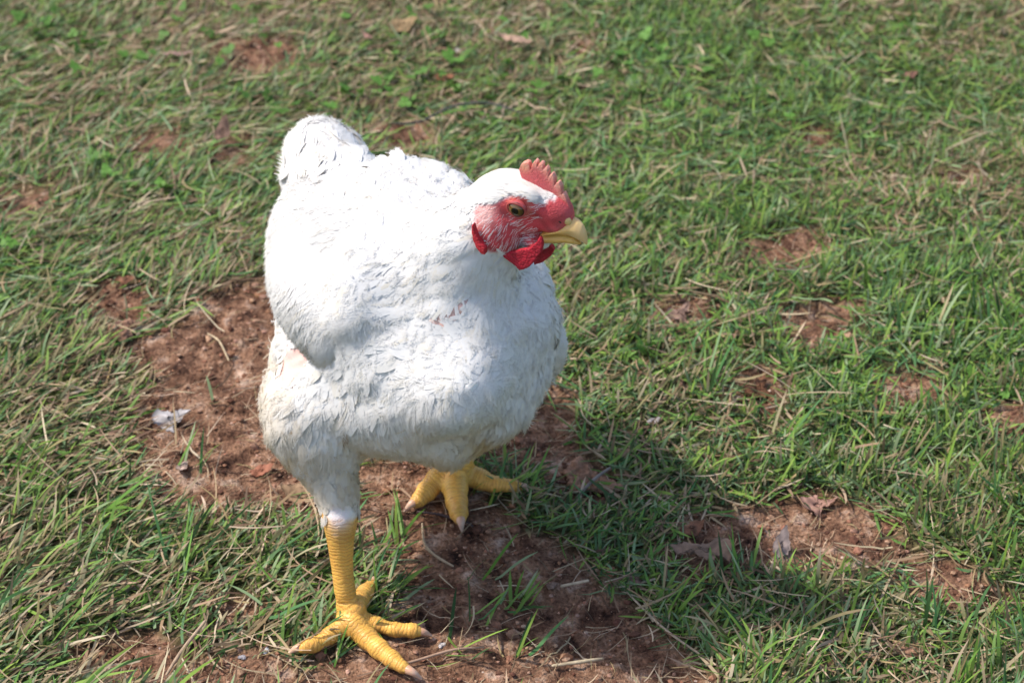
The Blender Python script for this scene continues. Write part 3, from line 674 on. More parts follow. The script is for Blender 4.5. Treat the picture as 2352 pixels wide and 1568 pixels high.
# face colouring
redv = RED[None]*(0.7+0.55*nse[:, None])+np.array([.10, .06, .06])*nse2[:, None]
col = col*(1-face[:, None])+redv*face[:, None]
LOB = HZ(590, 770, .014)
lobe = np.exp(-(((al-LOB[0])/.0056)**2+((be-LOB[1])/.0070)**2))*(face > 0.05)
lobe = np.clip(lobe*1.4, 0, 1)[:, None]; col = col*(1-lobe)+np.array([0.78, 0.42, 0.38])*lobe
ring = np.exp(-((np.hypot(al, be)-0.0062)/.0016)**2)*(np.abs(ga) > .008)*(np.linalg.norm(bV-HC, axis=1) < .04)
col = col*(1-0.6*ring[:, None])+0.6*ring[:, None]*np.array([0.66, 0.22, 0.15])
# bare pink patches at the neck base and under the wing
P_neckbare = None
def body_material():
    m = mat("hen_skin", rough=0.5, spec=0.35, sss=0.12)
    nt = m.node_tree; N = nt.nodes; L = nt.links; b = N["Principled BSDF"]
    a = N.new("ShaderNodeAttribute"); a.attribute_name = "scute"; lg = N.new("ShaderNodeAttribute"); lg.attribute_name = "legm"; fa = N.new("ShaderNodeAttribute"); fa.attribute_name = "facem"
    g = N.new("ShaderNodeNewGeometry"); nz = N.new("ShaderNodeTexNoise"); nz.inputs["Scale"].default_value = 170; nz.inputs["Detail"].default_value = 2; L.new(g.outputs["Position"], nz.inputs["Vector"])
    def mth(op, x, y=None, z=None):
        n = N.new("ShaderNodeMath"); n.operation = op
        for i, v in enumerate((x, y, z)):
            if v is None: continue
            if isinstance(v, (int, float)): n.inputs[i].default_value = v
            else: L.new(v, n.inputs[i])
        return n.outputs[0]
    ph = mth('ADD', mth('MULTIPLY', a.outputs["Fac"], 2*math.pi/0.0025), mth('MULTIPLY', nz.outputs[0], 14.0))
    s = mth('SINE', ph); crease = mth('POWER', mth('ABSOLUTE', mth('SINE', mth('MULTIPLY', ph, 0.5))), 0.35)
    hgt = mth('MULTIPLY', crease, lg.outputs["Fac"])
    nf = N.new("ShaderNodeTexNoise"); nf.inputs["Scale"].default_value = 900; nf.inputs["Detail"].default_value = 3; L.new(g.outputs["Position"], nf.inputs["Vector"])
    h2 = mth('MULTIPLY_ADD', nf.outputs[0], mth('MULTIPLY_ADD', fa.outputs['Fac'], 1.6, 0.6), hgt)
    bp = N.new("ShaderNodeBump"); bp.inputs["Strength"].default_value = 0.8; bp.inputs["Distance"].default_value = 0.0005; L.new(h2, bp.inputs["Height"]); L.new(bp.outputs[0], b.inputs["Normal"])
    dk = mth('MULTIPLY', mth('SUBTRACT', 1.0, crease), lg.outputs["Fac"])
    mx = N.new("ShaderNodeMix"); mx.data_type = 'RGBA'; src = b.inputs["Base Color"].links[0].from_socket
    L.new(mth('MULTIPLY', dk, 0.62), mx.inputs[0]); L.new(src, mx.inputs[6]); mx.inputs[7].default_value = (0.46, 0.18, 0.045, 1); L.new(mx.outputs[2], b.inputs["Base Color"])
    L.new(mth('MULTIPLY_ADD', lg.outputs["Fac"], -0.12, 0.52), b.inputs["Roughness"])
    return m
body = mesh_np("body", bV, bF, col, body_material(), parent=None, attrs={"scute": scute, "legm": lz, "facem": face})
def child(o, parent=hen):
    o.parent = parent; bpy.context.view_layer.update(); o.matrix_parent_inverse = parent.matrix_world.inverted(); return o
bpy.context.view_layer.update()
child(body)

# ---- wings (feathered shells lying on the flanks)
wS = Soup()
wingR_pts = [Yp(905, 455, 1.20), Yp(850, 600, 1.135), Yp(800, 730, 1.105), Yp(768, 815, 1.100)]
def Wp(px, py, y): return Yp(px, py, y)
# folded wing, bird's right: wrist low in front, joint high at the shoulder, blade back along the flank
wS.tube([Wp(890, 490, 1.200), Wp(840, 600, 1.152), Wp(790, 720, 1.123), Wp(765, 785, 1.120)], [.016, .020, .019, .013], nu=24)
wS.tube([Wp(765, 785, 1.118), Wp(715, 680, 1.145), Wp(700, 550, 1.205), Wp(705, 460, 1.265)], [.016, .022, .022, .015], nu=24)
wS.tube([Wp(850, 560, 1.16), Wp(780, 570, 1.18), Wp(735, 520, 1.235)], [.026, .030, .024], nu=24)
wRV, wRF, wRN = remesh(wS.verts(), wS.F, 0.003, 45, 0.6)
wingR = child(mesh_np("wing", wRV, wRF, np.tile(WHITE, (len(wRV), 1)), M_feather)); wingR["label"] = "folded wing on the left of the picture, wrist hanging low"
wS = Soup()
wS.tube([B(.065, .036, .200), B(.06, .064, .178), B(.045, .072, .150), B(.035, .066, .130)], [.024, .019, .015, .011], nu=20)
wS.tube([B(.050, .070, .155), B(.0, .078, .165), B(-.06, .066, .172), B(-.10, .048, .178)], [.015, .015, .014, .010], nu=20)
wLV, wLF, wLN = remesh(wS.verts(), wS.F, 0.003, 45, 0.6)
wingL = child(mesh_np("wing", wLV, wLF, np.tile(WHITE, (len(wLV), 1)), M_feather))

# ---- feathers
def feathers(P, N, D, L, W, lift, R, color, nb=12, barbw=0.0009, vane=0.7, tipc=None, surf=None):
    """P roots; N normals; D directions; soft contour feathers: a thin vane plus loose barbs. R = curvature radius hugged"""
    n = len(P); N = nrm(N); D = nrm(D-(D*N).sum(1, keepdims=True)*N); Sd = np.cross(N, D)
    L = L[:, None]; W = W[:, None]; lift = lift[:, None]; R = R[:, None]
    def rach(t):  # (n,k) -> pos
        x = L*t; z = lift*np.sin(np.minimum(t*1.7, 1.57))*L - (x*x)/(2*R) + 0.0006
        return P[:, None]+D[:, None]*x[..., None]+N[:, None]*z[..., None]
    if surf is not None:      # lay every feather down on the skin, shingle-wise
        st_ = np.linspace(0, 1, 6); C0 = rach(np.repeat(st_[None, :], n, 0)); jit = rng.uniform(0, .0009, n); CC = C0.copy()
        for j in range(6):
            for i in range(n):
                h = surf.find_nearest(C0[i, j].tolist())
                if h[0] is not None: CC[i, j] = np.array(h[0])+np.array(h[1])*(.0002+jit[i]*.5+(.0005+lift[i, 0]*L[i, 0]*.3)*st_[j])
        def rach(t):
            u = np.clip(t, 0, 1)*5; i0 = np.minimum(u.astype(int), 4); f_ = (u-i0)[..., None]; r_ = np.arange(n)[:, None]
            return CC[r_, i0]*(1-f_)+CC[r_, i0+1]*f_
    prof = lambda t: np.sqrt(np.clip(np.sin(np.pi*np.clip(t, 0, 1)**0.75*0.93+0.02), 0, 1))
    # vane 4x2 quads, arched across
    ts = np.linspace(0.02, 0.88, 6)[None, :]; C = rach(np.repeat(ts, n, 0)); w = (W*0.5*vane*prof(ts))[..., None]
    dn = N[:, None]*(w*0.14)
    Lf = C-Sd[:, None]*w-dn; Rg = C+Sd[:, None]*w-dn
    V1 = np.stack([Lf, C, Rg], 2).reshape(n, 18, 3)
    f = []
    for i in range(5):
        for j in range(2): f.append([i*3+j, i*3+j+1, i*3+j+4, i*3+j+3])
    F1 = (np.array(f)[None]+(np.arange(n)*18)[:, None, None]).reshape(-1, 4)
    c1 = np.repeat(color[:, None], 18, 1).reshape(-1, 3)
    # barbs
    tb = np.tile(np.linspace(0.12, 0.97, nb), 2)[None, :]+rng.normal(0, 0.02, (n, 2*nb)); tb = np.clip(tb, 0.05, 1)
    side = np.concatenate([-np.ones(nb), np.ones(nb)])[None, :]
    o = rach(tb); wl_ = W*0.5*prof(tb)*rng.uniform(0.85, 1.3, tb.shape)
    fw = 0.55+0.9*tb
    dirv = D[:, None]*fw[..., None]+Sd[:, None]*side[..., None]*(1.15-0.75*tb)[..., None]+rng.normal(0, 0.12, (n, 2*nb, 3)); dirv = nrm(dirv-.7*(dirv*N[:, None]).sum(-1, keepdims=True)*N[:, None])
    tip = o+dirv*np.maximum(wl_, W*0.15)[..., None]*1.15-N[:, None]*(wl_*0.12)[..., None]
    bw = nrm(np.cross(np.broadcast_to(N[:, None], dirv.shape), dirv))*(barbw*0.6)
    V2 = np.stack([o-bw, o+bw, tip+N[:, None]*0.0], 2).reshape(n*2*nb*3, 3)
    F2 = np.arange(n*2*nb*3).reshape(-1, 3)
    ct = color if tipc is None else tipc
    c2 = np.repeat(np.stack([color, color, ct], 1)[:, None], 2*nb, 1).reshape(-1, 3)
    V = np.vstack([V1.reshape(-1, 3), V2]); C_ = np.vstack([c1, c2]); F2 = F2+n*18
    NN = nrm(N+rng.normal(0, .02, (n, 3)))
    NV = np.vstack([np.repeat(NN, 18, 0), np.repeat(NN, 6*nb, 0)])
    out = []
    for Fx in (F1, F2):
        g = np.cross(V[Fx[:, 1]]-V[Fx[:, 0]], V[Fx[:, 2]]-V[Fx[:, 0]]); fl = (g*NV[Fx[:, 0]]).sum(1) < 0
        Fx = Fx.copy(); Fx[fl] = Fx[fl][:, ::-1]; out.append(Fx)
    own = np.zeros_like(V)
    return V, out[0], out[1], C_, NV
def sample(V, F, N, n):
    q, t = F; tri = np.vstack([q[:, [0, 1, 2]], q[:, [0, 2, 3]], t]) if len(t) else np.vstack([q[:, [0, 1, 2]], q[:, [0, 2, 3]]])
    a, b, c = V[tri[:, 0]], V[tri[:, 1]], V[tri[:, 2]]; ar = np.linalg.norm(np.cross(b-a, c-a), axis=1); ar /= ar.sum()
    i = rng.choice(len(tri), n, p=ar); u = rng.random(n); v = rng.random(n); m = u+v > 1; u[m] = 1-u[m]; v[m] = 1-v[m]
    P = a[i]+(b[i]-a[i])*u[:, None]+(c[i]-a[i])*v[:, None]
    Nn = nrm(N[tri[i, 0]]+N[tri[i, 1]]+N[tri[i, 2]]); return P, Nn
flow = []
flow += [(B(.10, 0, .20), B(.03, 0, .23), -hh*0.9-ZZ*.25), (B(.11, 0, .13), B(.02, 0, .075), -hh*.7-ZZ*.8), (B(.125, -.04, .17), B(.125, .04, .17), -ZZ*1.0-hh*.1), (B(.10, -.06, .16), B(.08, -.07, .12), -ZZ*1.0-hh*.2), (B(.10, .06, .17), B(.08, .07, .13), -ZZ*1.0-hh*.2), (B(.12, -.03, .13), B(.12, .03, .13), -ZZ*1.0-hh*.5)]
flow += [(B(.03, 0, .23), B(-.08, 0, .21), -hh-ZZ*.1), (B(.0, .09, .17), B(-.06, .09, .15), -hh-ZZ*.45), (B(.0, -.09, .17), B(-.06, -.09, .15), -hh-ZZ*.6)]
flow += [(B(-.09, 0, .19), B(-.17, -.02, .215), -hh*.8+ZZ*.45)]
for a, b in zip(neck[1:-1], neck[2:]): flow.append((a, b, nrm(a-b)))
flow += [(hipR, Yp(779, 1165, 1.108), -ZZ-hh*.15), (hipL, hockL, -ZZ)]
flow += [(HL(.0, 0, 0), HL(.02, 0, 0), -hf-ZZ*.1)]
def flowdir(P):
    acc = np.zeros_like(P)
    for a, b, d in flow:
        di, _ = seg_d(P, np.asarray(a), np.asarray(b)); acc += nrm(np.asarray(d))[None]*(1/np.maximum(di, .004)**4)[:, None]
    return nrm(acc)
neck_d, neck_s = None, None
BARE = [(Yp(1058, 715, 1.085), .011, PINK), (Yp(1018, 748, 1.085), .012, PINK), (Yp(695, 826, 1.09), .010, PINK), (Yp(700, 795, 1.09), .007, PINK)]
# put the bare spots on the skin
BARE = [(onto(1062, 716), .0080), (onto(1038, 730), .0074), (onto(1012, 746), .0062), (onto(690, 828), .0115), (onto(670, 846), .0110)]
def bare_amt(P):
    r = np.zeros(len(P))
    for c, rad in BARE: r = np.maximum(r, np.exp(-(np.linalg.norm(P-c, axis=1)/rad)**2))
    return r
def bare2(P):
    d = flowdir(P); return np.maximum(np.maximum(bare_amt(P), bare_amt(P+d*.006)), bare_amt(P+d*.012))
def dirt(P):
    """ochre dirt on the belly and the shank feathers: a stain of the plumage itself"""
    z = P[:, 2]; n1 = fbm(P[:, 0]+P[:, 2]*.6, P[:, 1]+z*.4, 26, 61, 3); n2 = fbm(P[:, 0]-z*.8, P[:, 1]+z, 70, 63, 3)
    a = np.clip((0.200-z)/0.10, 0, 1)**1.35*(0.90+1.5*n1+.7*n2)+0.40*np.clip(n2-0.12, 0, 1)*(z < .2)
    a = a+0.10*np.clip(n1, 0, 1)
    return np.minimum(np.clip(a, 0, 0.85), .30+np.clip((z-.095)/.03, 0, 1)*.55)
def fcol(P):
    n = len(P); c = np.tile(np.array([0.82, 0.80, 0.77]), (n, 1))*(1+0.05*(rng.random((n, 1))-0.5))
    warm = (rng.random(n) < 0.16)[:, None]*rng.random((n, 1)); c = c*(1-warm*np.array([.03, .07, .16]))
    d = dirt(P)[:, None]; c = c*(1-d)+np.array([0.58, 0.43, 0.22])*d
    fl = ((rng.random(n) < .02) & (P[:, 2] < .165))[:, None]*.75; return c*(1-fl)+np.array([.36, .24, .13])*fl
_w = (1-np.clip(lz+face+hp[:, 0], 0, 1))[:, None]; col = col*(1-_w)+fcol(bV)*_w
bc = bare_amt(bV); bcm = np.clip(bc*1.8, 0, 1)[:, None]
colA = body.data.color_attributes["Col"]; c4 = np.ones((len(bV), 4), np.float32); c4[:, :3] = col*(1-bcm)+np.array([0.80, 0.52, 0.45])*bcm; colA.data.foreach_set("color", c4.ravel())

class NField:
    def __init__(s, V, N, h=.003, blur=2):
        s.h = h; s.o = V.min(0)-.03; s.n = np.ceil((V.max(0)+.03-s.o)/h).astype(int)+1
        ix = np.floor((V-s.o)/h).astype(int); f = (ix[:, 0]*s.n[1]+ix[:, 1])*s.n[2]+ix[:, 2]
        s.G = np.stack([np.bincount(f, N[:, c], int(np.prod(s.n))).reshape(s.n) for c in range(3)], -1)
        s.base = None
        g = s.G
        for it in range(9):
            for ax in range(3): g = (np.roll(g, 1, ax)+2*g+np.roll(g, -1, ax))*.25
            if it == blur: s.base = g.copy()
        l0 = np.linalg.norm(s.base, axis=-1, keepdims=True); l1 = np.linalg.norm(g, axis=-1, keepdims=True)
        w = np.clip(l0/(.3*l0.max()*.2), 0, 1)
        s.G = s.base/np.maximum(l0, 1e-9)*w+g/np.maximum(l1, 1e-9)*(1-w)
    def __call__(s, P):
        q = (P-s.o)/s.h-.5; q = np.clip(q, 0, s.n-2.001); i = np.floor(q).astype(int); f = q-i; r = 0
        for dx in (0, 1):
            for dy in (0, 1):
                for dz in (0, 1):
                    w = (f[:, 0] if dx else 1-f[:, 0])*(f[:, 1] if dy else 1-f[:, 1])*(f[:, 2] if dz else 1-f[:, 2])
                    r = r+w[:, None]*s.G[i[:, 0]+dx, i[:, 1]+dy, i[:, 2]+dz]
        return nrm(r)
NF = NField(bV, bN)
bvh = BVHTree.FromPolygons([tuple(v) for v in bV], [tuple(int(i) for i in f) for f in bF[0]])
def build_plumage(name, sets, parent=hen, nf=None):
    VV = []; F4 = []; F3 = []; CC = []; NN = []; n = 0
    for V, f1, f2, c, nv in sets:
        VV.append(V); NN.append(nv); F4.append(f1+n); F3.append(f2+n); CC.append(c); n += len(V)
    VV = np.vstack(VV); NN = np.vstack(NN); nn = (nf or NF)(VV); ok = (nn*NN).sum(1) > .1
    NN = nrm(np.where(ok[:, None], nn*.93+NN*.07, NN))
    return child(mesh_np(name, VV, [np.vstack(F4), np.vstack(F3)], np.vstack(CC), M_feather, normals=NN), parent)
def zones(P):
    al, be, ga = loc(P); dh = np.linalg.norm(P-HC, axis=1)
    dn, sn = chain_d(P, neck[1:]); tot = sum(np.linalg.norm(b-a) for a, b in zip(neck[1:-1], neck[2:]))
    f = face_mask(P); ld, _ = leg_info(P)
    bareleg = ((P[:, 2] < rng.uniform(.084, .094, len(P))) & (ld < 0.0185)) | (P[:, 2] < 0.045)
    # keep the pale front of the hock bare
    bareleg |= (np.linalg.norm((P-Yp(777, 1172, 1.094))/np.array([.009, .012, .0145]), axis=1) < 1)
    neckz = (dn < 0.055) & (P[:, 2] > 0.222) & (dh > .030) & (dn < 0.065-(sn/tot)*0.025)
    headz = dh <= .034
    return f, bareleg, neckz, headz, sn/tot
def body_feathers():
    sets = []; head_sets = []; neck_sets = []
    P, N = sample(bV, bF, bN, 15000)
    f, bl, nk, hd, sn = zones(P)
    k = ~bl & ~nk & ~hd & (rng.random(len(P)) > 2.6*bare2(P)); P = P[k]; N = N[k]; n = len(P)
    D = flowdir(P)+rng.normal(0, 0.26, (n, 3)); sc = np.clip((P[:, 2]-0.045)/0.09, 0.42, 1)
    thigh = np.clip((0.135-P[:, 2])/0.04, 0, 1)*(P[:, 0] < -.075)
    L = rng.uniform(.013, .022, n)*sc; W = rng.uniform(.009, .014, n)*sc
    sets.append(feathers(P-N*.001, N, D, L, W, rng.uniform(0.02, 0.06, n), np.full(n, .060), fcol(P), nb=15, barbw=.0005, vane=.86, surf=bvh))
    P, N = sample(bV, bF, bN, 9000)       # downy wisps
    f, bl, nk, hd, sn = zones(P); k = ~bl & ~hd & (rng.random(len(P)) > 2.6*bare2(P)); P = P[k]; N = N[k]; n = len(P)
    sc = np.clip((P[:, 2]-0.045)/0.09, 0.42, 1)
    sets.append(feathers(P+N*.001, N, flowdir(P)+rng.normal(0, .4, (n, 3)), rng.uniform(.007, .013, n)*sc, rng.uniform(.004, .008, n)*sc, rng.uniform(.02, .10, n), np.full(n, .04), fcol(P), nb=7, barbw=.0004, vane=.25, surf=bvh))
    P, N = sample(bV, bF, bN, 5200)       # loose filaments that stand off the outline
    f, bl, nk, hd, sn = zones(P); k = ~bl & ~hd & ((P-B0)@hh > -.10) & (rng.random(len(P)) > 2.6*bare2(P)); P = P[k]; N = N[k]; n = len(P)
    sc = np.clip((P[:, 2]-0.045)/0.09, 0.42, 1)
    sets.append(feathers(P+N*.0008, N, flowdir(P)+rng.normal(0, .45, (n, 3)), rng.uniform(.006, .012, n)*sc, rng.uniform(.004, .008, n)*sc, rng.uniform(.05, .28, n), np.full(n, .06), fcol(P), nb=6, barbw=.0003, vane=.05))
    # ruffled tufts along the shoulders and the ridge of the back
    for px, py, m, rad in ((985, 392, 26, .012), (1030, 410, 16, .009), (900, 372, 22, .014), (850, 362, 14, .010), (640, 565, 10, .010), (1080, 420, 8, .008)):
        c = onto(px, py+8); P, N = sample(bV, bF, bN, 60000); k = np.linalg.norm(P-c, axis=1) < rad; P = P[k][:m]; N = N[k][:m]; n = len(P)
        if n: sets.append(feathers(P, N, flowdir(P)+rng.normal(0, .3, (n, 3)), rng.uniform(.012, .019, n), rng.uniform(.008, .012, n), rng.uniform(.08, .26, n), np.full(n, .05), fcol(P), nb=14, barbw=.0006, vane=.8))
    build_plumage("plumage", sets)
    # hackle
    P, N = sample(bV, bF, bN, 60000); f, bl, nk, hd, sn = zones(P)
    k = nk & (f < .3) & (rng.random(len(P)) > bare2(P)*2.6); P = P[k]; N = N[k]; sn = sn[k]
    m = min(len(P), 5200); P = P[:m]; N = N[:m]; sn = sn[:m]; n = m
    ln = np.clip(1-sn, 0.25, 1)
    neck_sets.append(feathers(P, N, flowdir(P)+rng.normal(0, .13, (n, 3)), rng.uniform(.012, .020, n)*(0.45+0.75*ln), rng.uniform(.0032, .0055, n)*(0.5+0.6*ln), rng.uniform(.02, .08, n), np.full(n, .035), fcol(P), nb=9, barbw=.00042, vane=.8, surf=bvh))
    build_plumage("hackle", neck_sets)
    # short scale-like feathers of the head
    P, N = sample(bV, bF, bN, 420000); f, bl, nk, hd, sn = zones(P); al, be, ga = loc(P)
    k = hd & (f < .05+.75*rng.random(len(P))**2) & (al < .020); P1 = P[k][:5600]; N1 = N[k][:5600]; n = len(P1); f1 = 1-.45*np.clip(f[k][:5600]*3, 0, 1)
    head_sets.append(feathers(P1, N1, flowdir(P1)+rng.normal(0, .12, (n, 3)), rng.uniform(.0034, .0058, n)*f1, rng.uniform(.0012, .0021, n)*f1, rng.uniform(.01, .09, n), np.full(n, .02), fcol(P1)*np.array([1, .985, .97]), nb=4, barbw=.0004, surf=bvh))
    # sparse bristles over the red face, thick on the cheek and jaw
    k = (f > .5) & hd; Pf = P[k]; Nf = N[k]; al = al[k]; be = be[k]; ga = ga[k]
    wgt = 0.020+0.20*np.clip((-be-.006)/.006, 0, 1)*np.clip((.016-al)/.008, 0, 1)+0.30*np.exp(-((al-.011)/.005)**2-((be+.0065)/.0016)**2)+0.25*np.exp(-((al+.004)/.007)**2-((be-.0085)/.002)**2)+0.3*np.exp(-((al-.0135)/.003)**2-((be-.006)/.006)**2)
    lob = np.exp(-(((al-LOB[0])/.004)**2+((be-LOB[1])/.005)**2)); wgt = wgt*(1-lob*.95)*np.clip((.0175-al)/.004, 0, 1)
    wgt = np.where(np.hypot(al, be) < .0062, 0, wgt)
    k = rng.random(len(Pf)) < wgt*.6; Pf = Pf[k][:3000]; Nf = Nf[k][:3000]; n = len(Pf)
    head_sets.append(feathers(Pf, Nf, flowdir(Pf)+hs*0+rng.normal(0, .16, (n, 3))-ZZ*.35, rng.uniform(.003, .006, n), rng.uniform(.0002, .0005, n), rng.uniform(.1, .3, n), np.full(n, .02), np.tile(np.array([.88, .82, .80]), (n, 1)), nb=2, barbw=.00035, vane=.6))
    build_plumage("head_feathers", head_sets)
body_feathers()
def wing_feathers(V, F, N, n, wing, out, right):
    P, Nn = sample(V, F, N, n); keep = (Nn@out > -2); P = P[keep]; Nn = Nn[keep]; n = len(P)
    sh = Wp(930, 430, 1.17) if right else B(.075, .02, .215)      # coverts fan away from the shoulder, which the hackles cover
    D = nrm(P-sh)-hh*.55-ZZ*.30+rng.normal(0, .16, (n, 3))
    sb = BVHTree.FromPolygons([tuple(v) for v in V], [tuple(int(i) for i in f) for f in F[0]])
    s = [feathers(P-Nn*.001, Nn, D, rng.uniform(.018, .032, n), rng.uniform(.009, .014, n), rng.uniform(.01, .05, n), np.full(n, .05), fcol(P), nb=20, barbw=.0006, vane=.75, surf=sb)]
    return build_plumage("coverts", s, wing, NField(V, N))
wing_feathers(wRV, wRF, wRN, 5200, wingR, nrm(np.array([-.75, -.45, .45])), True)
wing_feathers(wLV, wLF, wLN, 2600, wingL, nrm(ll*.9+ZZ*.3), False)
# long flight feathers along the lower rear edge of the near wing
def flight(parent, starts, D0, N0, L, W):
    n = len(starts); P = np.array(starts)
    s = [feathers(P, np.tile(N0, (n, 1))+rng.normal(0, .05, (n, 3)), np.array(D0)+rng.normal(0, .03, (n, 3)), L, W, np.full(n, .03), np.full(n, .16), fcol(P), nb=34, barbw=.0014, vane=.95)]
    return build_plumage("flight_feathers", s, parent, lambda Q: np.tile(nrm(N0+ZZ*.35), (len(Q), 1)))
st = []; dd = []
for i in range(11):
    t = i/10; p = Wp(752-60*t, 812-150*t, 1.108+0.05*t)
    st.append(p); dd.append(nrm(-hh*(0.75+.2*t)-ZZ*(.30-.25*t)-ll*.25*(1-t)))
flight(wingR, st, dd, nrm(np.array([-.93, -.33, .1])), np.linspace(.075, .105, 11), np.full(11, .019))
# tail: soft upright fan
def tail():
    st = []; D = []; N = []; L = []
    base = B(-.132, -.026, .202)
    for k in range(3):
        for i in range(11):
            a = (i-5)/5.0*0.85; d = nrm(-hh*.45+ZZ*(.80-.12*k)+ll*math.sin(a)*.34)
            nn = nrm(np.cross(d, ll)*(-1)); nn = nn if nn@hh > 0 else -nn
            st.append(base+ll*math.sin(a)*.022-hh*.008*k+ZZ*(.004-.007*k)); D.append(d); N.append(nn+ll*a*.7); L.append(.029-.006*abs(a)-.003*k)
    n = len(st); P = np.array(st)
    s = [feathers(P, np.array(N), np.array(D), np.array(L)*rng.uniform(.95, 1.05, n), np.full(n, .022), np.full(n, .05), np.full(n, .022), fcol(P), nb=34, barbw=.0011, vane=.97)]
    m = 420; t = rng.random(m); a = rng.uniform(-1, 1, m)   # soft coverts around it
    return build_plumage("tail", s, hen, lambda Q: nrm(Q-B(-.11, -.02, .165)))
tail()

# ---- comb, wattles, earlobe skin, beak, eyes, claws
M_comb = mat("comb", rough=0.48, spec=0.4, sss=0.3, noise=(700, .16), bump=(1100, 1.0, 0.0009))
M_wattle = mat("wattle", rough=0.58, spec=0.35, sss=0.2, noise=(320, .30), bump=(750, 1.0, 0.0014))
M_beak = mat("beak", rough=0.38, spec=0.45, sss=0.25, bump=(500, .15, .0003))
M_claw = mat("claw", rough=0.35, spec=0.5, sss=0.3)
def plate(name, outline, ga, T, voxel, colf, m, parent=hen, tilt=None, sm=6, bend=0):
    """blade of real thickness T (m) in the head's own frame"""
    O = np.array([HP2(x, y, ga) for x, y in outline]); n = len(O); V = []; 
    g = np.full(n, ga)
    if tilt is not None: g = g+(O[:, 1]-O[:, 1].max())*tilt
    for s in (-.5, .5):
        for i in range(n): V.append(HL(O[i, 0], O[i, 1], g[i]+s*T))
    F = [list(range(n)), [n+i for i in range(n)][::-1]]+[[i, (i+1) % n, n+(i+1) % n, n+i] for i in range(n)]
    V2, F2, N2 = remesh(np.array(V), F, voxel, sm, .5)
    return child(mesh_np(name, V2, F2, colf(V2), m), parent)
comb_o = [(1030,400),(1000,330),(980,262),(1002,208),(1055,186),(1084,202),(1098,240),(1108,300),(1120,215),(1150,178),(1174,198),(1178,300),(1190,222),(1210,200),(1236,220),(1240,270),(1230,350),(1250,270),(1268,248),(1292,278),(1300,330),(1290,415),(1312,335),(1336,322),(1358,358),(1366,420),(1350,500),(1384,418),(1408,414),(1432,456),(1442,520),(1436,580),(1458,524),(1478,552),(1500,610),(1536,690),(1560,760),(1566,830),(1520,860),(1440,830),(1380,800),(1330,700),(1290,620),(1220,540),(1120,470)]
def comb_col(V):
    al, be, ga = loc(V); tops = np.array([HP2(x, y, 0) for x, y in ((1040,210),(1150,195),(1215,220),(1270,270),(1335,345),(1405,440),(1462,545))])
    d = np.min(np.hypot(al[:, None]-tops[None, :, 0], be[:, None]-tops[None, :, 1]), axis=1); k = np.exp(-(d/.0036)**2)[:, None]
    k2 = np.exp(-((al-tops[0, 0])**2+(be-tops[0, 1]+.002)**2)/.0032**2)[:, None]
    c = np.array([.62, .11, .115])*(1-k)+np.array([.80, .35, .26])*k; return c*(1-.4*k2)+np.array([.80, .42, .20])*.4*k2
plate("comb", comb_o, 0.0, .0042, .00032, comb_col, M_comb, sm=3)
wat = [(790,1190),(850,1165),(950,1145),(1090,1120),(1165,1060),(1200,1000),(1226,1030),(1234,1100),(1222,1170),(1150,1262),(1085,1330),(1030,1352),(975,1362),(940,1320),(880,1275),(800,1215)]
plate("wattle", wat, .0140, .0030, .0006, lambda V: np.tile(np.array([.42, .014, .030]), (len(V), 1)), M_wattle)
wat2 = [(1120,1200),(1180,1060),(1260,1010),(1340,1080),(1368,1125),(1335,1190),(1240,1262),(1150,1285)]
plate("wattle", wat2, -.0065, .0036, .0006, lambda V: np.tile(np.array([.44, .018, .030]), (len(V), 1)), M_wattle)
ear = [(455,870),(470,860),(500,960),(548,1050),(605,1125),(606,1190),(565,1185),(512,1125),(474,1040),(455,950)]
_e = onto((1050+515/4.48)*.9408, (350+1000/4.48)*.9408)
plate("earlobe", ear, min(max(loc(_e)[2]+.0022, .012), .030), .0042, .0006, lambda V: np.tile(np.array([.50, .022, .034]), (len(V), 1)), M_wattle)
# wattle rim fold near the gape
def loft(stations, colf, name, m, parent=hen, nu=20, vox=.0005, sm=3):
    """stations: (forward, up_top, up_bottom, halfwidth)"""
    V = []; F = []
    for al_, t, b, w in stations:
        for k in range(nu):
            a = 2*math.pi*k/nu; c, s = math.cos(a), math.sin(a)
            V.append(HL(al_, (t+b)/2+(t-b)/2*s, w*np.sign(c)*abs(c)**0.8*(1-.25*max(s, 0))))
    for i in range(len(stations)-1):
        for k in range(nu):
            a = i*nu+k; b = i*nu+(k+1) % nu; F.append([a, b, b+nu, a+nu])
    F.append(list(range(nu))[::-1]); F.append([(len(stations)-1)*nu+k for k in range(nu)])
    V2, F2, N2 = remesh(np.array(V), F, vox, sm, .5); return child(mesh_np(name, V2, F2, colf(V2), m), parent)
bx = lambda zx, zy, g=0: HP2(zx, zy, g)
up_st = []
for zx, zt, zb, w in ((1110,985,1030,.0088),(1200,945,1000,.0086),(1320,900,1002,.0076),(1430,860,1010,.0066),(1530,812,1030,.0056),(1590,840,1056,.0047),(1640,885,1078,.0037),(1680,945,1096,.0026),(1704,1010,1106,.0016),(1714,1070,1112,.0007)):
    a1, t = bx(zx, zt, w*.3); a2, b = bx(zx, zb, w*.8); up_st.append(((a1+a2)/2, t, b, w))
def beak_col(V):
    al, be, ga = loc(V); t = np.clip((al-.022)/.012, 0, 1)[:, None]; return np.array([.68, .40, .095])*(1-t)+np.array([.74, .50, .22])*t
loft(up_st, beak_col, "upper_beak", M_beak)
lo_st = []
for zx, zt, zb, w in ((1190,985,1060,.0072),(1250,985,1080,.0072),(1350,985,1088,.0066),(1450,992,1082,.0055),(1560,1025,1092,.0038),(1620,1068,1096,.0020),(1645,1082,1098,.0010)):
    a1, t = bx(zx, zt, w*.8); a2, b = bx(zx, zb, w*.6); lo_st.append(((a1+a2)/2, t, b, w))
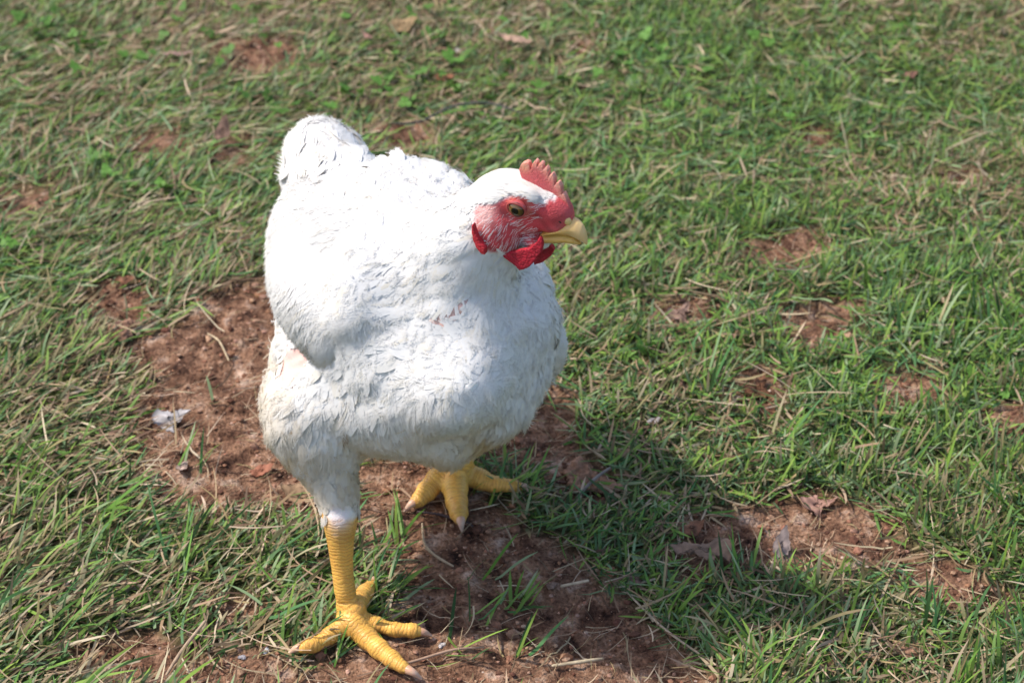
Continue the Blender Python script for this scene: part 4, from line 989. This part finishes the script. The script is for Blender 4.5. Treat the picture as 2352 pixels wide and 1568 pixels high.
loft(lo_st, lambda V: np.tile(np.array([.64, .39, .09]), (len(V), 1)), "lower_beak", M_beak)
# nostril flap
S2 = Soup(); c = HP(1455, 850, .0062)-hs*.0030; S2.ell(c, (nrm(hf*.8-hu*.6), hs, nrm(hu*.8+hf*.6)), (.0042, .0022, .0028), 20, 14)
child(mesh_np("nostril", S2.verts(), np.array([f for f in S2.F]), np.tile(np.array([.74, .50, .20]), (len(S2.verts()), 1)), M_beak))
S2 = Soup(); c = HP(1402, 838, .0066); S2.ell(c, (nrm(hf*.75-hu*.65), hs, nrm(hu*.75+hf*.65)), (.0021, .0008, .0007), 12, 8)
child(mesh_np("nostril_slit", S2.verts(), np.array(S2.F), np.tile(np.array([.05, .015, .01]), (len(S2.verts()), 1)), M_beak))
def eye_mat():
    m = bpy.data.materials.new("eye"); m.use_nodes = True; N = m.node_tree.nodes; L = m.node_tree.links; b = N["Principled BSDF"]
    b.inputs["Roughness"].default_value = .06; b.inputs["Coat Weight"].default_value = .3; b.inputs["Coat Roughness"].default_value = .02
    a = N.new("ShaderNodeAttribute"); a.attribute_name = "Col"; L.new(a.outputs["Color"], b.inputs["Base Color"]); return m
M_eye = eye_mat(); M_lid = mat("eyelid", rough=.5, spec=.3, sss=.1, bump=(1500, .6, .0004))
for sg in (1, -1):
    ax = (hf, hu, hs*sg); c = HL(.0, .0, sg*.0148)
    S2 = Soup(); S2.ell(c, ax, (.0056, .0053, .0044), 48, 40); V = S2.verts(); d = V-c
    r = np.hypot(d@hf, d@hu); front = (d@(hs*sg)) > 0
    iris = np.array([.125, .064, .014]); cc = np.where((r < .0024)[:, None], np.array([.004, .004, .004]), iris*(1.25-0.6*np.clip((r[:, None]-.0020)/.0020, 0, 1)))
    cc = np.where(((r > .0044) | ~front)[:, None], np.array([.035, .015, .010]), cc)
    cc = np.where(((d@(hs*sg)) < .0017)[:, None], np.array([.42, .07, .07]), cc)
    child(mesh_np("eye", V, np.array(S2.F), cc, M_eye))
    # lids: a ring of skin, thicker and browner above
    V = []; F = []; nr = 40; nu = 8
    for i in range(nr):
        a = 2*math.pi*i/nr; upk = max(math.sin(a), 0)
        R = .0054; rr = .00042+.00015*upk
        ctr = c+hf*math.cos(a)*R*1.08+hu*math.sin(a)*R*(.93-.16*upk)+hs*sg*(.0019+.0008*upk)
        rad = hf*math.cos(a)+hu*math.sin(a)
        for k in range(nu):
            b = 2*math.pi*k/nu; V.append(ctr+rad*math.cos(b)*rr*1.2+hs*sg*math.sin(b)*rr)
    for i in range(nr):
        for k in range(nu): F.append([i*nu+k, i*nu+(k+1) % nu, ((i+1) % nr)*nu+(k+1) % nu, ((i+1) % nr)*nu+k])
    V = np.array(V); upv = np.clip(((V-c)@hu)/.004, -1, 1)[:, None]; cc = np.array([.40, .08, .07])*(1-np.clip(upv, 0, 1))+np.array([.26, .045, .04])*np.clip(upv, 0, 1)
    child(mesh_np("eyelid", V, np.array(F), cc, M_lid))
for T in toesR+toesL:
    P = np.array(T[2]); P[-1, 2] = max(P[-1, 2], .0015); d = np.linalg.norm(P[-1]-P[0]); r0 = T[1][-1]*.86
    mid = P[1]+ZZ*.0012
    S2 = Soup(); S2.tube([P[0]-(P[1]-P[0])*.25, P[0], mid, P[-1]], [r0*.8, r0*.85, r0*.62, .0007], nu=14)
    V = S2.verts(); t = np.clip((V-P[0])@nrm(P[-1]-P[0])/d, 0, 1)[:, None]
    me = mesh_np("claw", V, [np.array([f for f in S2.F if len(f) == 4])], np.array([.60, .31, .17])*(1-t)+np.array([.64, .47, .36])*t, M_claw); child(me)
